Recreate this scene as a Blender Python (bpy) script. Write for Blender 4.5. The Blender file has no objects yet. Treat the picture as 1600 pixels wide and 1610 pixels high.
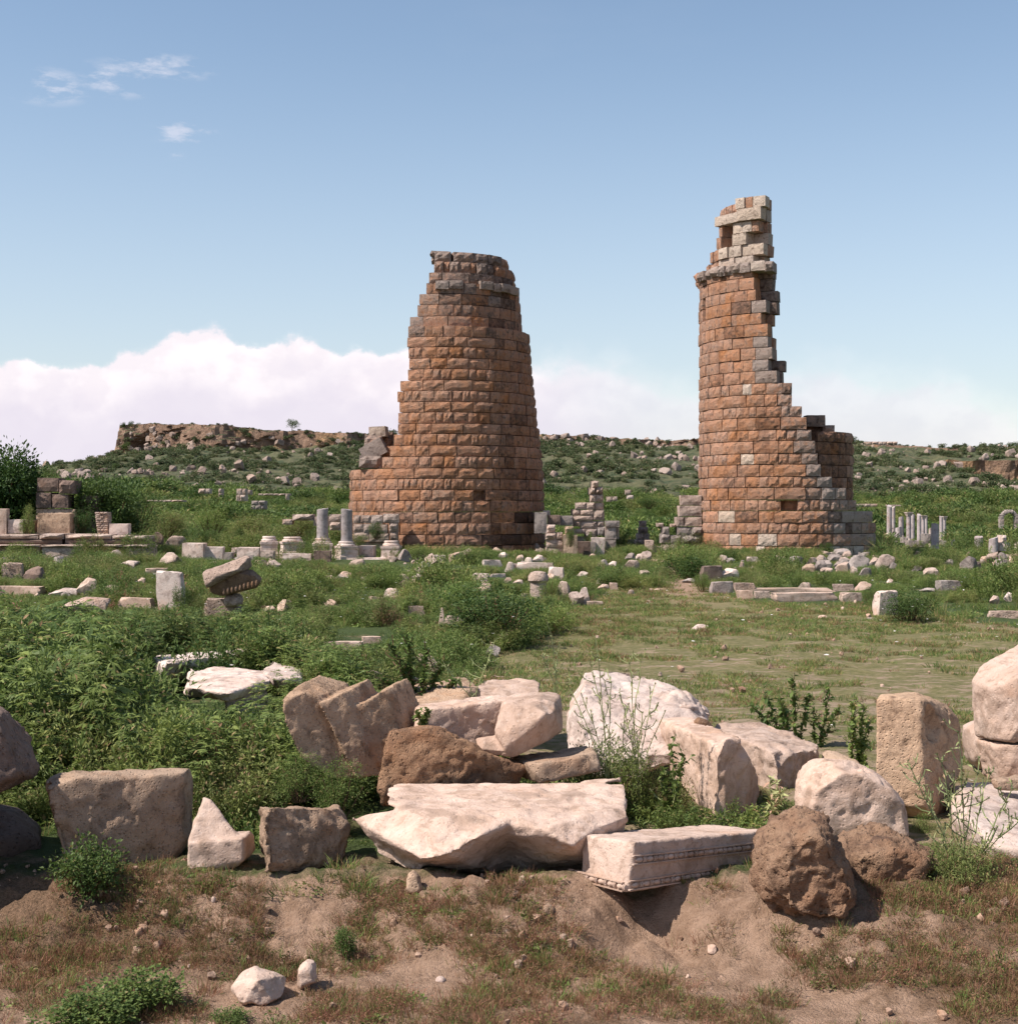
import bpy, bmesh, math, random
import numpy as np
from mathutils import Vector, Matrix
R = math.radians
rng = np.random.default_rng(7)
random.seed(7)
sc = bpy.context.scene
F = 2323.0; CH = 1.7; HZ = 805.0

# ---------------------------------------------------------------- camera
cam_d = bpy.data.cameras.new('camera')
cam = bpy.data.objects.new('camera', cam_d)
sc.collection.objects.link(cam)
cam_d.sensor_fit = 'HORIZONTAL'; cam_d.sensor_width = 36
cam_d.lens = 36 * F / 1600
cam_d.clip_start = 0.1; cam_d.clip_end = 9000
cam.location = (0, 0, CH); cam.rotation_euler = (R(90), 0, 0)
sc.camera = cam

# ---------------------------------------------------------------- sky and clouds
SUN_EL, SUN_AZ = 51.0, 248.0          # azimuth clockwise from +Y (view direction)
wd = bpy.data.worlds.new('World'); sc.world = wd; wd.use_nodes = True
N = wd.node_tree.nodes; L = wd.node_tree.links
for n in list(N): N.remove(n)
def nd(N, t, **k):
    n = N.new(t)
    for a, b in k.items(): setattr(n, a, b)
    return n
def mth(N, L, op, a, b=None, c=None, clamp=False):
    n = N.new('ShaderNodeMath'); n.operation = op; n.use_clamp = clamp
    for i, v in enumerate((a, b, c)):
        if v is None: continue
        if isinstance(v, (int, float)): n.inputs[i].default_value = v
        else: L.new(v, n.inputs[i])
    return n.outputs[0]
def mrange(N, L, v, a, b, c=0., d=1., smooth=True):
    n = N.new('ShaderNodeMapRange'); n.interpolation_type = 'SMOOTHSTEP' if smooth else 'LINEAR'
    for i, x in ((0, v), (1, a), (2, b), (3, c), (4, d)):
        if isinstance(x, (int, float)): n.inputs[i].default_value = x
        else: L.new(x, n.inputs[i])
    return n.outputs[0]
def mixc(N, L, f, a, b, mode='MIX'):
    n = N.new('ShaderNodeMix'); n.data_type = 'RGBA'; n.blend_type = mode
    for i, x in ((0, f), (6, a), (7, b)):
        if isinstance(x, (int, float)): n.inputs[i].default_value = x
        elif isinstance(x, tuple): n.inputs[i].default_value = (*x[:3], 1)
        else: L.new(x, n.inputs[i])
    return n.outputs[2]
def noise(N, L, vec, scale, detail=4, rough=.55, dist=0.):
    n = N.new('ShaderNodeTexNoise'); n.inputs['Scale'].default_value = scale
    n.inputs['Detail'].default_value = detail; n.inputs['Roughness'].default_value = rough
    n.inputs['Distortion'].default_value = dist
    if vec is not None: L.new(vec, n.inputs['Vector'])
    return n.outputs[0]
sky = nd(N, 'ShaderNodeTexSky', sky_type='NISHITA')
sky.sun_disc = False; sky.sun_elevation = R(SUN_EL); sky.sun_rotation = R(SUN_AZ)
sky.air_density = 1.0; sky.dust_density = 0.6; sky.ozone_density = 1.6; sky.altitude = 30
SKYMIX = (1.10, 1.04, .97)
skyc = mixc(N, L, 1.0, sky.outputs[0], SKYMIX, 'MULTIPLY')
bg1 = nd(N, 'ShaderNodeBackground'); bg1.inputs[1].default_value = 0.111; L.new(skyc, bg1.inputs[0])
tc = nd(N, 'ShaderNodeTexCoord'); sp = nd(N, 'ShaderNodeSeparateXYZ'); L.new(tc.outputs['Generated'], sp.inputs[0])
az = mth(N, L, 'ARCTAN2', sp.outputs[0], sp.outputs[1])
el = mth(N, L, 'ARCSINE', sp.outputs[2])
# height of the cloud bank along the horizon (elevation in rad / 0.2 against azimuth / 0.8 + 0.5)
fc = nd(N, 'ShaderNodeFloatCurve')
cu = fc.mapping.curves[0]
line = [(-200, 575), (0, 574), (90, 572), (165, 574), (190, 556), (255, 531), (300, 522), (345, 521), (395, 536), (440, 529), (480, 528), (545, 550), (640, 548), (760, 560), (850, 566), (930, 566), (1000, 578),
        (1060, 606), (1150, 612), (1230, 588), (1300, 572), (1380, 596), (1480, 598), (1560, 630), (1620, 650), (1800, 600)]
pts = []
for px, py in line:
    a = math.atan((px - 800) / F); e = (HZ - py) / F * math.cos(a)
    pts.append((a / .8 + .5, e / .2))
cu.points[0].location = (0, .46); cu.points[1].location = (1, .45)
for p in pts: cu.points.new(*p)
fc.mapping.update()
L.new(mth(N, L, 'ADD', mth(N, L, 'DIVIDE', az, .8), .5, clamp=True), fc.inputs[1])
edge = mth(N, L, 'MULTIPLY', fc.outputs[0], .2)
mp = nd(N, 'ShaderNodeMapping'); L.new(tc.outputs['Generated'], mp.inputs[0]); mp.inputs['Scale'].default_value = (1, 1, 1.3)
n1 = noise(N, L, mp.outputs[0], 42, 8, .6)
n2 = noise(N, L, mp.outputs[0], 13, 5, .55)
vb = nd(N, 'ShaderNodeTexVoronoi', feature='SMOOTH_F1'); L.new(mp.outputs[0], vb.inputs['Vector'])
vb.inputs['Scale'].default_value = 55; vb.inputs['Smoothness'].default_value = .35
puff = mth(N, L, 'MULTIPLY_ADD', vb.outputs['Distance'], -.009, .0045)
elp = mth(N, L, 'ADD', el, mth(N, L, 'MULTIPLY_ADD', n1, -.026, .013))
elp = mth(N, L, 'SUBTRACT', elp, puff)
d = mth(N, L, 'SUBTRACT', edge, elp)                       # > 0 inside the bank
soft = mrange(N, L, az, -.08, .10, .0034, .018)
m_bank = mrange(N, L, d, mth(N, L, 'MULTIPLY', soft, -1.), soft)
fade = mrange(N, L, az, -.02, .12, 1., .72)
m_bank = mth(N, L, 'MULTIPLY', m_bank, fade)
rim = mrange(N, L, mth(N, L, 'ADD', d, mth(N, L, 'MULTIPLY_ADD', n2, .10, -.05)), .002, .05, 1., 0.)
mpb = nd(N, 'ShaderNodeMapping'); L.new(tc.outputs['Generated'], mpb.inputs[0]); mpb.inputs['Scale'].default_value = (1, 1, 1.3); mpb.inputs['Location'].default_value = (.010, 0, -.012)
n1a = noise(N, L, mp.outputs[0], 30, 4, .5); n1b = noise(N, L, mpb.outputs[0], 30, 4, .5)
rel = mrange(N, L, mth(N, L, 'SUBTRACT', n1a, n1b), -.10, .12)
cc = mixc(N, L, rim, (.60, .56, .63), mixc(N, L, rel, (.70, .65, .685), (.83, .775, .775)))
cc = mixc(N, L, mth(N, L, 'MULTIPLY', rel, .35), cc, (.64, .60, .655))
# small high wisps
def blob(px, py, rx, ry):
    a0 = math.atan((px - 800) / F); e0 = (HZ - py) / F * math.cos(a0)
    u = mth(N, L, 'DIVIDE', mth(N, L, 'SUBTRACT', az, a0), rx / F)
    v = mth(N, L, 'DIVIDE', mth(N, L, 'SUBTRACT', el, e0), ry / F)
    r = mth(N, L, 'SQRT', mth(N, L, 'ADD', mth(N, L, 'MULTIPLY', u, u), mth(N, L, 'MULTIPLY', v, v)))
    return mrange(N, L, r, 0., 1., 1., 0.)
mp2 = nd(N, 'ShaderNodeMapping'); L.new(tc.outputs['Generated'], mp2.inputs[0]); mp2.inputs['Scale'].default_value = (1, 1, 3.2)
n3 = noise(N, L, mp2.outputs[0], 34, 7, .62)
w = None
for b in ((75, 152, 110, 44), (185, 142, 105, 44), (255, 124, 130, 34), (290, 222, 85, 32), (265, 252, 40, 18)):
    x = blob(*b); w = x if w is None else mth(N, L, 'MAXIMUM', w, x)
m_w = mth(N, L, 'MULTIPLY', mrange(N, L, w, .0, .9), mrange(N, L, n3, .44, .68))
m_w = mth(N, L, 'MULTIPLY', m_w, .5)
# faint veil higher up and all around, so the sky is not a clean gradient
veil = mrange(N, L, noise(N, L, mp2.outputs[0], 5, 6, .6), .45, .85, 0., .22)
veil = mth(N, L, 'MULTIPLY', veil, mrange(N, L, el, .05, .4, 1., .15))
lowhaze = mrange(N, L, el, 0., .34, .50, 0.)
msk = mth(N, L, 'MAXIMUM', mth(N, L, 'MAXIMUM', m_bank, m_w), mth(N, L, 'MAXIMUM', veil, lowhaze))
cc2 = mixc(N, L, mth(N, L, 'MAXIMUM', m_bank, m_w), (.46, .50, .58), cc)
cc2 = mixc(N, L, m_w, cc2, (.66, .64, .72))
bg2 = nd(N, 'ShaderNodeBackground'); bg2.inputs[1].default_value = 1.0; L.new(cc2, bg2.inputs[0])
mx = nd(N, 'ShaderNodeMixShader'); L.new(msk, mx.inputs[0]); L.new(bg1.outputs[0], mx.inputs[1]); L.new(bg2.outputs[0], mx.inputs[2])
wo = nd(N, 'ShaderNodeOutputWorld'); L.new(mx.outputs[0], wo.inputs[0])

# ---------------------------------------------------------------- sun, exposure
sl = bpy.data.lights.new('sun', 'SUN'); sl.energy = 5.0; sl.angle = R(.55); sl.color = (1, .925, .85)
so = bpy.data.objects.new('sun', sl); sc.collection.objects.link(so)
sd = Vector((math.sin(R(SUN_AZ)) * math.cos(R(SUN_EL)), math.cos(R(SUN_AZ)) * math.cos(R(SUN_EL)), math.sin(R(SUN_EL))))
so.rotation_euler = sd.to_track_quat('Z', 'Y').to_euler(); so.location = sd * 50
sc.view_settings.view_transform = 'Standard'; sc.view_settings.look = 'None'
sc.view_settings.gamma = 1; sc.view_settings.use_curve_mapping = False
sc.view_settings.exposure = 0.50

# ---------------------------------------------------------------- noise in numpy
def _h(ix, iy, iz, s):
    h = (ix.astype(np.int64) * 374761393 + iy.astype(np.int64) * 668265263 + iz.astype(np.int64) * 2147483647 + s * 974634777) & 0xffffffff
    h = ((h ^ (h >> 13)) * 1274126177) & 0xffffffff
    h = (h ^ (h >> 16)) & 0xffffffff
    h = (h * 2246822519) & 0xffffffff
    return ((h >> 8) & 0xffff) / 65535.0
def vn3(P, s=0):
    I = np.floor(P); f = P - I; f = f * f * (3 - 2 * f)
    x, y, z = I[:, 0], I[:, 1], I[:, 2]; r = 0
    for dx in (0, 1):
        wx = f[:, 0] if dx else 1 - f[:, 0]
        for dy in (0, 1):
            wy = f[:, 1] if dy else 1 - f[:, 1]
            for dz in (0, 1):
                wz = f[:, 2] if dz else 1 - f[:, 2]
                r = r + wx * wy * wz * _h(x + dx, y + dy, z + dz, s)
    return r * 2 - 1
def vn2(x, y, s=0):
    x = np.asarray(x, float); y = np.asarray(y, float)
    X = np.floor(x); Y = np.floor(y); fx = x - X; fy = y - Y
    fx = fx * fx * (3 - 2 * fx); fy = fy * fy * (3 - 2 * fy); z = np.zeros_like(X)
    return 2 * ((1 - fx) * (1 - fy) * _h(X, Y, z, s) + fx * (1 - fy) * _h(X + 1, Y, z, s) + (1 - fx) * fy * _h(X, Y + 1, z, s) + fx * fy * _h(X + 1, Y + 1, z, s)) - 1
def fb2(x, y, s=0, o=4):
    r = 0; a = .5; x = np.asarray(x, float); y = np.asarray(y, float)
    for i in range(o): r = r + a * vn2(x + 17.3 * i, y - 9.1 * i, s + i); x = x * 2.03; y = y * 2.03; a *= .5
    return r
def fb3(P, s=0, o=4, g=.5):
    r = 0; a = .5
    for i in range(o): r = r + a * vn3(P + 13.7 * i, s + i); P = P * 2.03; a *= g
    return r
def ss(v, a, b):
    t = np.clip((np.asarray(v, float) - a) / (b - a), 0, 1); return t * t * (3 - 2 * t)

# ---------------------------------------------------------------- ground height
def gz(x, y):
    x = np.asarray(x, float); y = np.asarray(y, float)
    nt_ = np.exp(-((x - .62) / .19) ** 2)
    e = 6.62 + .10 * vn2(x * 1.3, 0 * x, 5) + .05 * vn2(x * 5, 0 * x, 6) - .35 * ss(x, .7, 1.8) + .26 * nt_
    wdt = .52 + .4 * ss(x, .8, 1.8) - .22 * nt_
    z = -.25 * (1 - ss(y, e - wdt, e + wdt * .5))
    z = z - .08 * np.exp(-(((x - .0) / .5) ** 2 + ((y - 7.25) / .3) ** 2) ** 2)
    z = z + 3.2 * ss(y, 85, 260)
    far = ss(y, 14, 40)
    z = z + .22 * far * fb2(x * .12, y * .12, 11, 3) * (1 - .7 * ss(x, 0, 6) * (1 - ss(y, 36, 50)))
    z = z + .05 * ss(y, 7.5, 10) * fb2(x * .7, y * .7, 12, 3)
    z = z - .35 * ss(x, 14, 22) * ss(y, 55, 75) * (1 - ss(y, 110, 160))
    return z
def W(px, py, Y): return Vector(((px - 800) / F * Y, Y, CH - (py - HZ) / F * Y))
def ground_Y(px, py):
    Y = CH * F / max(py - HZ, 6.)
    for _ in range(25):
        z = float(gz((px - 800) / F * Y, Y)); Y2 = (CH - z) * F / max(py - HZ, 6.)
        Y = .6 * Y + .4 * min(Y2, 400)
    return Y

# ---------------------------------------------------------------- tagging and mesh helpers
COL = sc.collection
def tag(o, label=None, cat=None, group=None, kind=None):
    if label: o['label'] = label
    if cat: o['category'] = cat
    if group: o['group'] = group
    if kind: o['kind'] = kind
    return o
def link(name, data, parent=None, mat=None):
    o = bpy.data.objects.new(name, data); COL.objects.link(o)
    if mat and data is not None and not data.materials: data.materials.append(mat)
    if parent: o.parent = parent
    return o
def empty(name, loc, rz=0.):
    o = bpy.data.objects.new(name, None); COL.objects.link(o); o.location = loc; o.rotation_euler = (0, 0, rz)
    o.empty_display_size = .2
    return o
def mesh_np(name, V, Fc, smooth=False):
    """V (n,3), Fc (m,3) or (m,4) array"""
    me = bpy.data.meshes.new(name); V = np.asarray(V, np.float32); Fc = np.asarray(Fc, np.int32)
    me.vertices.add(len(V)); me.vertices.foreach_set('co', V.ravel())
    k = Fc.shape[1]; me.loops.add(Fc.size); me.loops.foreach_set('vertex_index', Fc.ravel())
    me.polygons.add(len(Fc)); me.polygons.foreach_set('loop_start', np.arange(0, Fc.size, k, dtype=np.int32))
    try: me.polygons.foreach_set('loop_total', np.full(len(Fc), k, np.int32))
    except Exception: pass
    me.polygons.foreach_set('use_smooth', np.full(len(Fc), smooth))
    me.update(calc_edges=True)
    return me
def get_v(me):
    a = np.empty(len(me.vertices) * 3, np.float32); me.vertices.foreach_get('co', a); return a.reshape(-1, 3).astype(float)
def set_v(me, V): me.vertices.foreach_set('co', np.asarray(V, np.float32).ravel()); me.update()
def get_n(me):
    a = np.empty(len(me.vertices) * 3, np.float32); me.vertices.foreach_get('normal', a); return a.reshape(-1, 3).astype(float)

# ---------------------------------------------------------------- materials
def newmat(name):
    m = bpy.data.materials.new(name); m.use_nodes = True; nt = m.node_tree
    b = nt.nodes['Principled BSDF']; b.inputs['Roughness'].default_value = .92
    b.inputs['Specular IOR Level'].default_value = .2
    return m, nt.nodes, nt.links, b
def stone_mat(name, base, alt, dark, pale, tower=False, bump=.02, pits=.5, s=1., band=False, fine=1.):
    m, N, L, b = newmat(name)
    g = nd(N, 'ShaderNodeNewGeometry').outputs['Position']; oi = nd(N, 'ShaderNodeObjectInfo')
    nb = noise(N, L, g, .9 * s, 5, .6); nm = noise(N, L, g, 5 * s, 6, .65, .4); nf = noise(N, L, g, 34 * s * fine, 5, .7)
    c = mixc(N, L, mrange(N, L, mth(N, L, 'MULTIPLY_ADD', nm, .5, mth(N, L, 'MULTIPLY', nb, .5)), .38, .62), base, alt)
    if tower:
        sp = nd(N, 'ShaderNodeSeparateColor'); L.new(oi.outputs['Color'], sp.inputs[0])
        def th(ch, w=.5):    # object's tone, some with shade put in, broken up by the noise
            return mrange(N, L, mth(N, L, 'ADD', ch, mth(N, L, 'MULTIPLY_ADD', nm, w, -w / 2)), .25, .75)
        c = mixc(N, L, mrange(N, L, nb, .46, .62, 0., .75), c, (.41, .175, .075))
        ms = nd(N, 'ShaderNodeMapping'); L.new(g, ms.inputs[0]); ms.inputs['Scale'].default_value = (1.5, 1.5, .16)
        c = mixc(N, L, mrange(N, L, noise(N, L, ms.outputs[0], 1.6, 6, .7), .50, .66, 0., .55), c, (.19, .095, .06))
        c = mixc(N, L, th(sp.outputs[0], .9), c, (.34, .265, .225))
        c = mixc(N, L, th(sp.outputs[2], .5), c, pale)
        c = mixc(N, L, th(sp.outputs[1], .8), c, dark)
    c = mixc(N, L, mrange(N, L, nm, .52, .70, 0., .75), c, dark)
    c = mixc(N, L, mrange(N, L, nf, .55, .72, 0., .85), c, dark)
    c = mixc(N, L, mrange(N, L, nf, .30, .42, .55, 0.), c, pale)
    if not tower:
        lc = noise(N, L, g, 2.4 * s, 6, .72, .6); lc2 = noise(N, L, g, 1.3 * s, 5, .65)
        c = mixc(N, L, mrange(N, L, lc, .54, .61, 0., .72), c, tuple(.5 * a_ + .5 * b_ * .8 for a_, b_ in zip(dark, alt)))
        c = mixc(N, L, mrange(N, L, lc2, .55, .68, 0., .45), c, (alt[0] * 1.05, alt[1] * .86, alt[2] * .70))
    if band:
        mpp = nd(N, 'ShaderNodeMapping'); L.new(g, mpp.inputs[0]); mpp.inputs['Scale'].default_value = (1.4, 6, 14)
        mpp.inputs['Rotation'].default_value = (.3, .12, .2)
        c = mixc(N, L, mrange(N, L, noise(N, L, mpp.outputs[0], 1.6, 6, .65), .46, .68, 0., .55), c, alt)
    hv = nd(N, 'ShaderNodeHueSaturation')
    r = oi.outputs['Random']
    L.new(mth(N, L, 'MULTIPLY_ADD', r, .20 if tower else .30, .91 if tower else .85), hv.inputs['Value']); L.new(c, hv.inputs['Color'])
    r2 = mth(N, L, 'FRACT', mth(N, L, 'MULTIPLY', r, 17.3))
    L.new(mth(N, L, 'MULTIPLY_ADD', r2, .16, .90), hv.inputs['Saturation'])
    L.new(hv.outputs[0], b.inputs['Base Color'])
    vo = nd(N, 'ShaderNodeTexVoronoi'); L.new(g, vo.inputs['Vector']); vo.inputs['Scale'].default_value = 26 * s
    h = mth(N, L, 'ADD', mth(N, L, 'MULTIPLY', nf, .45), mth(N, L, 'MULTIPLY', nm, .9))
    h = mth(N, L, 'ADD', h, mth(N, L, 'MULTIPLY', mrange(N, L, vo.outputs['Distance'], .0, .35), pits))
    h = mth(N, L, 'ADD', h, mth(N, L, 'MULTIPLY', noise(N, L, g, 140 * s * fine, 3, .6), .15))
    bp = nd(N, 'ShaderNodeBump'); bp.inputs['Distance'].default_value = bump; bp.inputs['Strength'].default_value = 1
    L.new(h, bp.inputs['Height']); L.new(bp.outputs[0], b.inputs['Normal'])
    return m
def leaf_mat(name, a, bcol, dry=None, tr=.35, dryamt=.1):
    m, N, L, b = newmat(name)
    oi = nd(N, 'ShaderNodeObjectInfo'); at = nd(N, 'ShaderNodeAttribute', attribute_name='rnd')
    c = mixc(N, L, at.outputs['Fac'], a, bcol)
    if dry: c = mixc(N, L, mrange(N, L, at.outputs['Fac'], 1 - dryamt - .02, 1 - dryamt + .02, 0., 1.), c, dry)
    geo = nd(N, 'ShaderNodeNewGeometry')
    pn = noise(N, L, geo.outputs['Position'], .35, 3, .5)
    hv = nd(N, 'ShaderNodeHueSaturation'); L.new(c, hv.inputs['Color'])
    L.new(mth(N, L, 'MULTIPLY_ADD', oi.outputs['Random'], .6, mth(N, L, 'MULTIPLY_ADD', noise(N, L, geo.outputs['Position'], 1.1, 3, .6), 1.1, .2)), hv.inputs['Value'])
    L.new(mth(N, L, 'ADD', mth(N, L, 'MULTIPLY_ADD', oi.outputs['Random'], -.03, .5), mth(N, L, 'MULTIPLY_ADD', pn, -.07, .04)), hv.inputs['Hue'])
    L.new(hv.outputs[0], b.inputs['Base Color'])
    b.inputs['Roughness'].default_value = .6; b.inputs['Specular IOR Level'].default_value = .3
    t = nd(N, 'ShaderNodeBsdfTranslucent'); L.new(hv.outputs[0], t.inputs[0])
    mx = nd(N, 'ShaderNodeMixShader'); mx.inputs[0].default_value = tr
    L.new(b.outputs[0], mx.inputs[1]); L.new(t.outputs[0], mx.inputs[2])
    L.new(mx.outputs[0], N['Material Output'].inputs[0])
    return m
M = {}
M['tower'] = stone_mat('tower_limestone', (.455, .225, .132), (.42, .26, .175), (.08, .045, .032), (.56, .45, .36), tower=True, bump=.09, pits=.45, s=1.15)
M['marble'] = stone_mat('weathered_marble', (.53, .395, .32), (.42, .29, .22), (.23, .155, .11), (.60, .51, .44), bump=.010, pits=.25, s=1.6, band=True)
M['white'] = stone_mat('white_marble', (.62, .505, .44), (.51, .385, .325), (.24, .18, .15), (.68, .61, .56), bump=.012, pits=.2, s=1.3)
M['sand'] = stone_mat('sandy_limestone', (.44, .305, .21), (.34, .225, .15), (.14, .09, .06), (.52, .40, .31), bump=.014, pits=.5, s=2.0)
M['pale_col'] = stone_mat('pale_granite', (.42, .36, .345), (.35, .29, .28), (.17, .13, .12), (.5, .45, .43), bump=.015, pits=.2, s=1.2)
M['brown'] = stone_mat('brown_conglomerate', (.30, .185, .115), (.24, .135, .08), (.09, .055, .04), (.40, .28, .19), bump=.045, pits=.35, s=1.5)
M['grey'] = stone_mat('grey_limestone', (.33, .275, .245), (.26, .21, .185), (.10, .08, .07), (.45, .39, .35), bump=.03, pits=.4, s=.9)
M['grey_col'] = stone_mat('grey_granite', (.31, .265, .255), (.25, .215, .21), (.13, .11, .105), (.38, .34, .32), bump=.01, pits=.2, s=1.2)
M['ruin'] = stone_mat('ruin_stone', (.47, .36, .295), (.39, .285, .23), (.13, .09, .075), (.60, .51, .45), bump=.05, pits=.5, s=.9)
M['purple'] = stone_mat('dark_grey_stone', (.215, .15, .12), (.16, .11, .088), (.07, .048, .038), (.33, .25, .20), bump=.02, pits=.6, s=1.6)  # dark stone; its tone also stands in for shade on some stones
M['clod'] = stone_mat('earth_clod', (.40, .265, .19), (.33, .21, .145), (.15, .09, .06), (.50, .36, .27), bump=.01, pits=.3, s=3.)
M['hillrock'] = stone_mat('hill_limestone', (.32, .235, .19), (.36, .28, .235), (.09, .065, .05), (.44, .36, .31), bump=.25, pits=.5, s=.16)
M['leaf'] = leaf_mat('leaf_green', (.066, .115, .026), (.185, .25, .066), (.30, .24, .10), dryamt=.04)
M['leaf2'] = leaf_mat('leaf_grey_green', (.11, .145, .04), (.25, .285, .09), (.28, .2, .1), dryamt=.10)
M['leafd'] = leaf_mat('leaf_dark', (.034, .072, .016), (.095, .155, .036), tr=.25)
M['hill_leaf'] = leaf_mat('hill_shrub_leaf', (.05, .08, .032), (.12, .155, .06), (.24, .19, .11), tr=.2, dryamt=.1)
M['grass'] = leaf_mat('grass_blade', (.09, .16, .035), (.19, .25, .07), (.36, .27, .12), dryamt=.2)
M['dry'] = leaf_mat('dry_grass', (.22, .12, .065), (.34, .21, .11), (.12, .16, .04), dryamt=.25)
M['stalk'] = leaf_mat('pale_stalk', (.20, .25, .10), (.28, .29, .14), (.35, .25, .15), tr=.1)
M['petal'] = leaf_mat('white_petal', (.75, .72, .7), (.8, .78, .7), tr=.3)
def plain(name, col, rough=.9):
    m, N, L, b = newmat(name); g = nd(N, 'ShaderNodeNewGeometry').outputs['Position']
    c = mixc(N, L, mrange(N, L, noise(N, L, g, 9, 4), .3, .7), tuple(.7 * x for x in col), col)
    L.new(c, b.inputs['Base Color']); b.inputs['Roughness'].default_value = rough; return m
M['twig'] = plain('brown_stem', (.14, .085, .05))

# ---------------------------------------------------------------- ground
def meadow_mask(x, y):
    """1 on the trodden meadow, 0 in the weeds (y > 7)"""
    y = np.asarray(y, float); x = np.asarray(x, float)
    px = 800 + F * x / np.maximum(y, .5); py = HZ + F * CH / np.maximum(y, .5)
    jit = 14 * vn2(x * .8, y * .8, 21) + 8 * vn2(x * 2.5, y * 2.5, 22)
    T = np.interp(px, [640, 760, 870, 905, 950, 1000, 1090, 1130, 1200, 1350, 1480, 1600, 1800], [1075, 1035, 985, 950, 932, 920, 918, 930, 945, 952, 972, 985, 1000])
    lat = np.interp(py, [905, 960, 1000, 1040, 1070, 1100, 1200, 1400], [960, 890, 860, 770, 745, 735, 700, 660])
    return ss(py - T + jit * .5, -8, 14) * ss(px - lat + jit, -14, 16)
def path_mask(x, y):
    px = 800 + F * x / np.maximum(y, .5); py = HZ + F * CH / np.maximum(y, .5)
    c = np.interp(py, [850, 870, 900, 930, 960], [1015, 1022, 1052, 1085, 1100]); wd = np.interp(py, [850, 900, 940], [9, 22, 55])
    return np.exp(-((px - c) / wd) ** 2) * ss(py, 845, 870) * (1 - ss(py, 925, 965))
def build_ground():
    rr = np.concatenate([np.geomspace(.5, 4.4, 14, endpoint=False), np.arange(4.4, 10, .024), np.geomspace(10, 45, 260), np.geomspace(45.5, 6000, 130)])
    aa = np.concatenate([np.linspace(-math.pi, -.43, 36, endpoint=False), np.linspace(-.43, .43, 300), np.linspace(.44, math.pi, 37)])
    Rr, A = np.meshgrid(rr, aa, indexing='ij'); x = Rr * np.sin(A); y = Rr * np.cos(A)
    z = gz(x, y)
    m = meadow_mask(x, y) * (y > 7.6)
    nearb = (y > 3) & (y < 9)
    bank = np.exp(-((y - 6.75 + .35 * ss(x, .7, 1.8)) / .5) ** 2)
    crumb = (.040 * bank + .014) * fb2(x * 6.5, y * 6.5, 31, 5) + (.034 * bank + .012) * np.abs(fb2(x * 13, y * 13, 33, 3)) + .004 * fb2(x * 38, y * 38, 35, 2)
    z = z + np.where(nearb, crumb, 0) * ss(y, 3, 4.5) * (1 - ss(y, 8, 9))
    z = z + .05 * m * np.maximum(fb2(x * 2.2, y * 2.2, 41, 4), -.1) * ss(y, 8, 9.5)
    nr, na = x.shape
    V = np.stack([x, y, z], -1).reshape(-1, 3)
    i = np.arange(nr - 1)[:, None] * na + np.arange(na - 1)[None, :]
    Fc = np.stack([i, i + 1, i + na + 1, i + na], -1).reshape(-1, 4)[:, ::-1]
    c = len(V); V = np.vstack([V, [[0, 0, float(gz(0, 0))]]])
    me = mesh_np('ground', V, Fc, True)
    # cover of the soil: red = live growth, green = dry growth, blue = trodden meadow
    x = V[:, 0]; y = V[:, 1]
    m = meadow_mask(x, y) * (y > 7.3)
    weeds = (1 - m) * ss(y, 7.0, 7.6)
    edgeg = np.exp(-((y - 7.0) / .22) ** 2) * .6
    pth = path_mask(x, y)
    red = np.clip(weeds + edgeg - pth * .8, 0, 1)
    dry = np.clip(.55 + 1.6 * fb2(x * 1.1, y * 1.1, 51, 4) - .35 * ss(-y, -6.3, -5.2), 0, 1) * (1 - ss(y, 7, 7.6))
    blue = m * (1 - pth)
    at = me.color_attributes.new('cover', 'FLOAT_COLOR', 'POINT')
    at.data.foreach_set('color', np.stack([red, dry, blue, np.ones_like(red)], -1).astype(np.float32).ravel())
    mt, N, L, b = newmat('soil_and_grass')
    g = nd(N, 'ShaderNodeNewGeometry').outputs['Position']
    ca = nd(N, 'ShaderNodeAttribute', attribute_name='cover'); sp = nd(N, 'ShaderNodeSeparateColor'); L.new(ca.outputs['Color'], sp.inputs[0])
    n1 = noise(N, L, g, 1.7, 6, .6); n2 = noise(N, L, g, 11, 6, .65); n3 = noise(N, L, g, 60, 4, .7)
    soil = mixc(N, L, mrange(N, L, n2, .35, .68), (.42, .275, .19), (.27, .17, .11))
    soil = mixc(N, L, mrange(N, L, n3, .55, .72, 0., .6), soil, (.22, .13, .09))
    soil = mixc(N, L, mrange(N, L, n3, .28, .40, .5, 0.), soil, (.52, .38, .29))
    dryc = mixc(N, L, mrange(N, L, n3, .35, .65), (.23, .14, .085), (.12, .075, .042))
    c = mixc(N, L, mrange(N, L, mth(N, L, 'MULTIPLY_ADD', n2, .9, mth(N, L, 'ADD', sp.outputs[1], -.45)), .25, .7, 0., .85), soil, dryc)
    mpx = nd(N, 'ShaderNodeMapping'); L.new(g, mpx.inputs[0]); mpx.inputs['Scale'].default_value = (.8, 1.2, 1)
    nmx = noise(N, L, mpx.outputs[0], 4.2, 7, .68)
    mead = mixc(N, L, mrange(N, L, n2, .35, .65), (.15, .145, .055), (.25, .21, .10))
    bare = mixc(N, L, mrange(N, L, n2, .35, .65), (.44, .32, .23), (.34, .24, .165))
    nearer = mrange(N, L, nd(N, 'ShaderNodeSeparateXYZ').outputs[1], 11., 24., .05, -.06)
    sy = [n for n in N if n.bl_idname == 'ShaderNodeSeparateXYZ'][0]; L.new(g, sy.inputs[0])
    mead = mixc(N, L, mrange(N, L, mth(N, L, 'ADD', nmx, nearer), .51, .62, 0., .8), mead, bare)
    c = mixc(N, L, sp.outputs[2], c, mead)
    grn = mixc(N, L, n2, (.035, .06, .018), (.09, .115, .035))
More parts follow.
